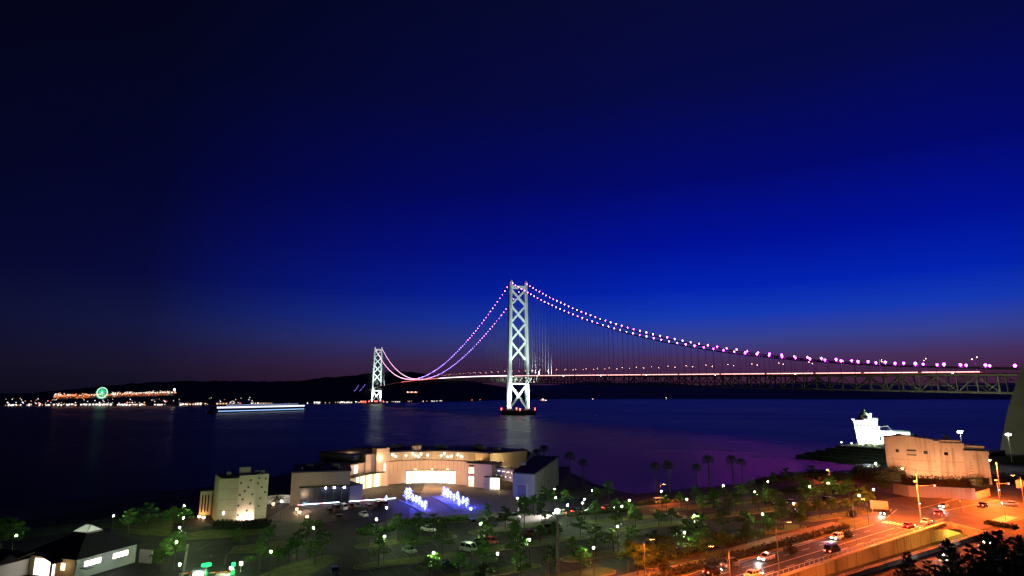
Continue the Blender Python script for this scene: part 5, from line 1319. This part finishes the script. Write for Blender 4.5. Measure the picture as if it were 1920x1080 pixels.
# concrete benches along the promenade
bench_me = MB().box(-.9, .9, -.28, .28, .38, .5).mesh('seat', concrete_pale); lg = MB().box(-.15, .15, -.24, .24, 0, .38).mesh('leg', concrete_pale)
for px, py in ((1267, 939), (1282, 937), (1308, 934), (1322, 932), (1335, 931), (1348, 929), (1361, 928), (1374, 927), (1387, 925), (1399, 924)):
    e = empty('bench', G(px, py), H1); put('seat', bench_me, e); put('leg', lg, e, (-.6, 0, 0)); put('leg', lg, e, (.6, 0, 0))
    row(e, 'low concrete bench', 'in the promenade row below the palms', 'bench', 'promenade benches')
# traffic signals and signs at the junction
def signal(base, hgt, arm, cyan_z, label):
    e = empty('traffic_signal', G(*base), 0, label, 'traffic light')
    MB().tube((0, 0, 0), (0, 0, hgt), .11, .09).build('pole', steel, e); MB().tube((0, 0, hgt - .5), (arm, 0, hgt - .3), .06).build('arm', steel, e)
    MB().box(arm - .65, arm + .65, -.15, .15, hgt - .65, hgt - .1).build('signal_box', steel_dark, e)
    for k, m in enumerate((mat('unlit_green_lens', (.02, .08, .05), .3), mat('unlit_amber_lens', (.12, .06, .01), .3), red_light)):
        MB().tube((arm - .42 + k * .42, -.16, hgt - .37), (arm - .42 + k * .42, -.30, hgt - .37), .19 if k < 2 else .24, n=10).build('lens', m, e)
    MB().box(-.2, .2, -.32, -.1, cyan_z - .4, cyan_z + .4).build('pedestrian_signal', steel_dark, e)
    MB().box(-.16, .16, -.38, -.32, cyan_z - .32, cyan_z + .05).build('pedestrian_lens', emat('cyan_signal', (.15, .75, .95), 12), e)
    MB().box(-.9, .1, -.16, -.12, hgt + .6, hgt + 1.0).build('name_plate', white_wall, e) if arm > 3 else None
    point('red_glow', (arm + .4, -.8, hgt - .5), 160, (1, .06, .04), .2, e)
signal((1727, 977), 10.2, 4.6, 5.0, 'traffic signal showing red on a long arm above the white car')
signal((1874, 936), 5.6, 3.4, 3.2, 'traffic signal showing red beside the glaring right hand street lamp')
e = empty('direction_sign', G(1924, 935), 0, 'white direction board on a curved pole at the right edge', 'sign'); MB().tube((0, 0, 0), (0, 0, 6), .1).tube((0, 0, 6), (-1.8, 0, 6.6), .08).build('pole', steel, e); MB().box(-2.8, -.6, -.06, .06, 3.6, 6.2).build('board', white_wall, e)
e = empty('notice_board', G(1650, 962), R(-20), 'grey notice board on two posts at the edge of the park', 'sign'); MB().box(-2.4, 2.4, -.06, .06, 1.2, 3.6).build('board', mat('grey_board', (.30, .29, .33), .7, .1, 2), e); MB().box(-2, -1.85, -.05, .05, 0, 1.2).build('post', steel, e); MB().box(1.85, 2, -.05, .05, 0, 1.2).build('post', steel, e)
for i, (px, py) in enumerate(((1629, 982), (1886, 975), (1803, 962))):
    e = empty('sign_pole', G(px, py), 0, ('slim pole with small sign on the park lawn', 'thin dark pole on the verge at the bend', 'thin pole in the middle of the junction')[i], 'pole')
    MB().tube((0, 0, 0), (0, 0, (6, 7, 4)[i]), .06).build('pole', steel_dark, e); MB().box(-.3, .3, -.04, .0, (4.6, 6.2, 3.3)[i], (5.6, 6.8, 3.9)[i]).build('plate', steel, e)
# quay by the sea wall with its small lights
for i, (px, py) in enumerate(((1578, 832), (1597, 834), (1618, 836))):
    e = empty('bollard_light', G(px, py, 8.4), 0); MB().tube((0, 0, 0), (0, 0, .7), .2).build('post', steel_dark, e); MB().ball((0, 0, .95), .42).build('lamp', white_dot, e)
    row(e, 'small round light', 'on the upper step of the sea wall', 'lamp', 'lights on the sea wall')
e = empty('quay_light', G(1630, 876, 1.0), 0, 'bluish lit boat landing at the foot of the sea wall', 'landing stage'); MB().box(-7, 7, -1, 2.4, -1.0, .3).build('deck', concrete, e)
for k in range(8): MB().box(-6.4 + k * 1.8, -6.3 + k * 1.8, 1.2, 1.3, .3, 1.5).build('post', white_wall, e)
MB().box(-6.4, 6.4, 1.2, 1.3, 1.4, 1.5).build('rail', white_wall, e); MB().ball((4.5, 1.2, 1.9), .3).build('lamp', lamp_white, e); point('landing_light', (0, .2, 1.4), 500, (.7, .85, 1), .3, e)

# ------------------------------------------------------------------ boats
def boat(px, py, L, label, lights, rz=0):
    e = empty('boat', G(px, py, 0), rz, label, 'boat')
    MB().add([(-L / 2, -L * .12, L * .10), (L * .32, -L * .12, L * .10), (L / 2, 0, L * .13), (L * .32, L * .12, L * .10), (-L / 2, L * .12, L * .10), (-L / 2, -L * .08, -.3), (L * .30, -L * .08, -.3), (L * .42, 0, -.3), (L * .30, L * .08, -.3), (-L / 2, L * .08, -.3)],
             [(0, 1, 2, 3, 4), (5, 6, 1, 0), (6, 7, 2, 1), (7, 8, 3, 2), (8, 9, 4, 3), (9, 5, 0, 4)]).build('hull', mat('hull_paint', (.2, .2, .22), .5), e)
    MB().box(-L * .3, L * .02, -L * .08, L * .08, L * .1, L * .25).build('cabin', white_wall, e); MB().tube((-L * .1, 0, L * .25), (-L * .1, 0, L * .42), L * .012).build('mast', steel, e)
    for x, z, c in lights: MB().ball((x * L, -L * .1, z * L), max(.8, L * .05)).build('light', {'w': white_dot, 'r': emat('boat_red_light', (1, .2, .1), 14), 'o': emat('boat_orange_light', (1, .5, .3), 10)}[c], e)
    return e
boat(1019, 752, 42, 'cargo boat with orange lights just right of the near bridge tower', [(-.45, .2, 'o'), (-.2, .22, 'o'), (.05, .2, 'o'), (.3, .2, 'o'), (.5, .12, 'w'), (-.1, .4, 'w')])
boat(1111, 749, 30, 'small lit boat under the middle of the side span', [(-.3, .2, 'o'), (0, .25, 'w'), (.3, .2, 'o')])
boat(1249, 748, 34, 'fishing boat with red and white lamps below the side span', [(-.3, .5, 'r'), (0, .45, 'w'), (.1, .1, 'w')])
for i, (px, py) in enumerate(((1403, 747), (1352, 746.6), (1481, 746.6), (1500, 746.5), (1556, 747), (1612, 746.5), (1645, 747), (885, 753), (900, 752))):
    e = boat(px, py, 30, None, [(0, .4, 'w' if i % 3 == 0 else 'r')])
    row(e, 'far fishing boat showing one light', 'on the horizon under the bridge' if px > 1000 else 'left of the near bridge tower', 'boat', 'far fishing boats')
# passenger ferry with rows of lit windows
FP0, FP1 = G(392, 775, 0), G(577, 769, 0); d = FP1 - FP0; L = d.length
fr = empty('ferry', FP0, math.atan2(d.y, d.x), 'long white passenger ferry with two glowing rows of windows on the strait', 'ferry')
hp = [(0, -9), (L * .93, -11), (L, 0), (L * .93, 11), (0, 9), (-L * .02, 0)]
hull = MB().prism(hp, -1, 7.5).build('hull', mat('ferry_hull', (.10, .11, .16), .4, .1, .1), fr)
MB().prism([(L * .03, -8.5), (L * .93, -10), (L * .96, 0), (L * .93, 10), (L * .03, 8.5)], 7.5, 16).build('lower_deckhouse', mat('ferry_white', (.16, .16, .18), .5, .03, .1), fr)
MB().prism([(L * .10, -8), (L * .86, -8), (L * .88, 0), (L * .86, 8), (L * .10, 8)], 16, 20.5).build('upper_deckhouse', mat('ferry_white', (.5, .5, .54)), fr)
MB().prism([(L * .80, -8), (L * .88, -8), (L * .89, 0), (L * .88, 8), (L * .80, 8)], 20.5, 24).build('bridge_house', mat('ferry_white', (.5, .5, .54)), fr)
MB().box(L * .28, L * .36, -3, 3, 20.5, 27).build('funnel', mat('funnel_blue', (.04, .06, .25), .4), fr)
fl = emat('ferry_window_white', (.80, .84, 1.0), 2.0); fb = emat('ferry_window_blue', (.30, .55, 1.0), 1.8); fb2 = emat('ferry_window_dim', (.45, .55, 1.0), .8)
def wrow(n, x0, x1, y0, y1, z0, z1, m, nm='window'):
    for k in range(n):
        a, b_ = x0 + (x1 - x0) * k / n, x0 + (x1 - x0) * (k + .86) / n
        ya, yb = y0 + (y1 - y0) * k / n, y0 + (y1 - y0) * (k + .86) / n
        MB().add([(a, ya, z0), (b_, yb, z0), (b_, yb, z1), (a, ya, z1)], [(0, 1, 2, 3)]).build(nm, m, fr)
wrow(44, L * .04, L * .925, -8.62, -10.05, 11.2, 14.9, fl); wrow(36, L * .05, L * .92, -9.22, -11.05, 3.4, 5.2, fb); wrow(30, L * .12, L * .855, -8.06, -8.06, 17.4, 19.0, fb2)
MB().tube((L * .84, 0, 24), (L * .84, 0, 33), .4).build('mast', steel, fr)

# ------------------------------------------------------------------ lights on the far shore
def far_light_mesh(mb, px, py, dist, r): mb.ball(atdist(px, py, dist), r)
rr = random.Random(21)
tw, to, tred, tg = MB(), MB(), MB(), MB()
def sd(px): s_ = G(px, lerp(SHORE, px), 0); return math.hypot(s_.x, s_.y)
for _ in range(260):                              # town along the water
    px = rr.choice((rr.uniform(0, 150), rr.uniform(155, 330), rr.uniform(330, 480), rr.uniform(480, 700), rr.uniform(700, 830)))
    u = rr.random() ** 2.2
    py = lerp(SHORE, px) - 1.6 - u * (13 if px < 480 else 5)
    far_light_mesh(rr.choice((tw, tw, tw, to, tw, tred if rr.random() < .3 else to)), px, py, sd(px) + 20 + u * 300, rr.uniform(.9, 2.6) * (1.3 - .6 * u))
for c0, c1, n in ((155, 175, 6), (180, 200, 10), (222, 270, 14), (640, 664, 9), (666, 690, 5), (90, 140, 10), (330, 378, 9), (10, 60, 8), (440, 490, 8)):
    for _ in range(n):
        px = rr.uniform(c0, c1); far_light_mesh(tw if rr.random() < .75 else to, px, lerp(SHORE, px) - rr.uniform(1.5, 3.6), sd(px) + 15, rr.uniform(1.8, 3.4))
for o, m, nm in ((tw, emat('town_white', (1, .92, .88), 2.2, 'NONE'), 'white'), (to, emat('town_orange', (1, .45, .2), 1.8, 'NONE'), 'orange'), (tred, emat('town_red', (1, .1, .08), 8, 'NONE'), 'red')):
    tag(o.build('town_lights', m), f'scattered {nm} lights of the town on the far shore', 'lights', None, 'stuff')
# hillside rest area: terraces of lit buildings
sa = empty('rest_area', atdist(200, 745, 2960), 0, 'brightly lit hillside rest area with terraces of orange and white lights', 'rest area')
so = sa.location.copy()
wl, ol = MB(), MB()
for _ in range(230):
    px = rr.uniform(100, 330); t_ = (px - 100) / 230
    base = 744 - 8 * t_
    py = base + rr.gauss(-1.2, 2.1) * (1.25 - .6 * t_)
    o = ol if (py > base and rr.random() < .8) or rr.random() < (.5 - .3 * t_) else wl
    o.ball(atdist(px, py, 2960) - so, rr.uniform(1.2, 2.7))
for k in range(22): ol.ball(atdist(196 + k * 5.6, 741.2 - k * .06, 2950) - so, 2.0)
for k in range(26):
    if rr.random() < .85: wl.ball(atdist(212 + k * 4.4, 737.0 - k * .05 + rr.uniform(-.6, .6), 2960) - so, rr.uniform(1.4, 3.0))
for k in range(20): ol.ball(atdist(102 + k * 3.4, 743.6 + rr.uniform(-1.5, 1.6), 2950) - so, rr.uniform(1.8, 3.2))
tag(wl.build('white_lamps', emat('rest_area_white', (1, .86, .72), 1.5, 'NONE'), sa), kind='stuff'); tag(ol.build('orange_lamps', emat('rest_area_orange', (1, .22, .06), 1.5, 'NONE'), sa), kind='stuff')
for k in range(9):
    p = atdist(112 + k * 25, 741 - k * .75, 2975) - so
    MB().box(p.x - 22, p.x + 22, p.y, p.y + 18, p.z - 16, p.z + 3).build('building', concrete, sa)
    MB().box(p.x - 9, p.x + 12, p.y - .6, p.y - .1, p.z - 2, p.z - .3).build('window', emat('rest_area_window', (1, .70, .42), 1.6, 'NONE'), sa)
e = atdist(327, 730.5, 2960); fl_ = empty('beacon_mast', (e.x, e.y, e.z - 30), 0, 'mast with a bright white lamp at the right end of the rest area', 'mast'); MB().tube((0, 0, 0), (0, 0, 30), .8).build('pole', steel, fl_); MB().ball((0, 0, 30), 4.4).build('lamp', emat('mast_white', (1, .9, .85), 9, 'NONE'), fl_)
# ferris wheel
c = atdist(191.5, 736.2, 2930); RW = 20.0
fw = empty('ferris_wheel', (c.x, c.y, c.z - 30), 0.05, 'giant ferris wheel glowing green on the far hillside', 'ferris wheel')
fgm = emat('wheel_green', (.10, 1.0, .50), 1.0, 'NONE'); fwm = emat('wheel_white_green', (.72, 1.0, .62), 1.5, 'NONE'); n = 24
rim = MB()
for k in range(n):
    a, b_ = k * 2 * math.pi / n, (k + 1) * 2 * math.pi / n
    rim.tube((RW * math.cos(a), 0, 30 + RW * math.sin(a)), (RW * math.cos(b_), 0, 30 + RW * math.sin(b_)), 1.5, n=5)
rim.build('rim', fwm, fw)
sp = MB().tube((0, 0, 0), (RW - 1, 0, 0), .62, n=4).mesh('spoke', fgm); gd = MB().box(-1.1, 1.1, -1.1, 1.1, -2.6, -.4).mesh('gondola', emat('gondola_light', (.3, 1, .9), 1.4, 'NONE'))
for k in range(n):
    a = k * 2 * math.pi / n
    o = put('spoke', sp, fw, (0, -.8, 30)); o.rotation_euler = (0, -a, 0)
    put('gondola', gd, fw, ((RW + 2) * math.cos(a), -1, 30 + (RW + 2) * math.sin(a)))
MB().tube((0, -2, 30), (0, 2, 30), 2.6, n=14).build('hub', emat('hub_light', (.85, .7, 1), 2.0, 'NONE'), fw)
for sg in (-1, 1): MB().beam((0, 2, 30), (sg * 12, 2, 0), 1.0, 1.0).build('support_leg', steel, fw)
mb = MB()
for k in range(16):
    for rq in (6, 10, 14): mb.ball((rq * math.cos(k * .3927), -1.6, 30 + rq * math.sin(k * .3927)), 1.15)
tag(mb.build('spoke_lamps', fgm, fw), kind='stuff')
# lit buildings on the far shore
for i, (px, w, h, col_) in enumerate(((168, 60, 9, 'w'), (188, 100, 10, 'w'), (240, 60, 8, 'w'), (262, 50, 9, 'o'), (300, 40, 8, 'w'), (352, 60, 9, 'o'), (374, 44, 12, 'w'), (418, 50, 10, 'o'), (462, 44, 8, 'w'), (500, 60, 8, 'o'), (596, 40, 12, 'w'), (648, 90, 9, 'w'), (683, 44, 14, 'r'), (742, 60, 8, 'w'), (812, 40, 8, 'w'))):
    p = atdist(px, 744, sd(px) + 25); e = empty('shore_building', (p.x, p.y, 1.5), math.atan2(-p.x, p.y))
    MB().box(-w / 2, w / 2, 0, 20, 0, h).build('wall', concrete, e); MB().box(-w / 2 - .5, w / 2 + .5, -.5, 20.5, h, h + .6).build('roof', roof_dark, e)
    wm_ = {'w': emat('shore_window_white', (1, .92, .85), 1.7, 'NONE'), 'o': emat('shore_window_orange', (1, .55, .3), 1.3, 'NONE'), 'r': emat('shore_window_red', (1, .16, .12), 2.6, 'NONE')}[col_]
    for k in range(int(w / 12)): MB().box(-w / 2 + 2 + k * 12, -w / 2 + 9 + k * 12, -.3, 0, 1.5, h - 2.5).build('window', wm_, e)
    row(e, 'low lit waterside building', 'on the far shore', 'building', 'far waterside buildings')
# lit hotel low on the slope between the towers
p = atdist(773, 735.2, 3700); e = empty('hillside_hotel', (p.x, p.y, p.z - 20), 0.22, 'hotel with a red lit row of windows on the hillside between the towers', 'building')
MB().box(-32, 32, 0, 20, 0, 24).build('wall', concrete, e)
for k in range(8): MB().box(-31 + k * 8, -25 + k * 8, -.6, -.1, 17, 22).build('window', emat('hotel_window_red', (1, .30, .18), 1.6, 'NONE') if k % 3 else emat('hotel_window_pale', (1, .85, .7), 3.5, 'NONE'), e)
finish_rows()
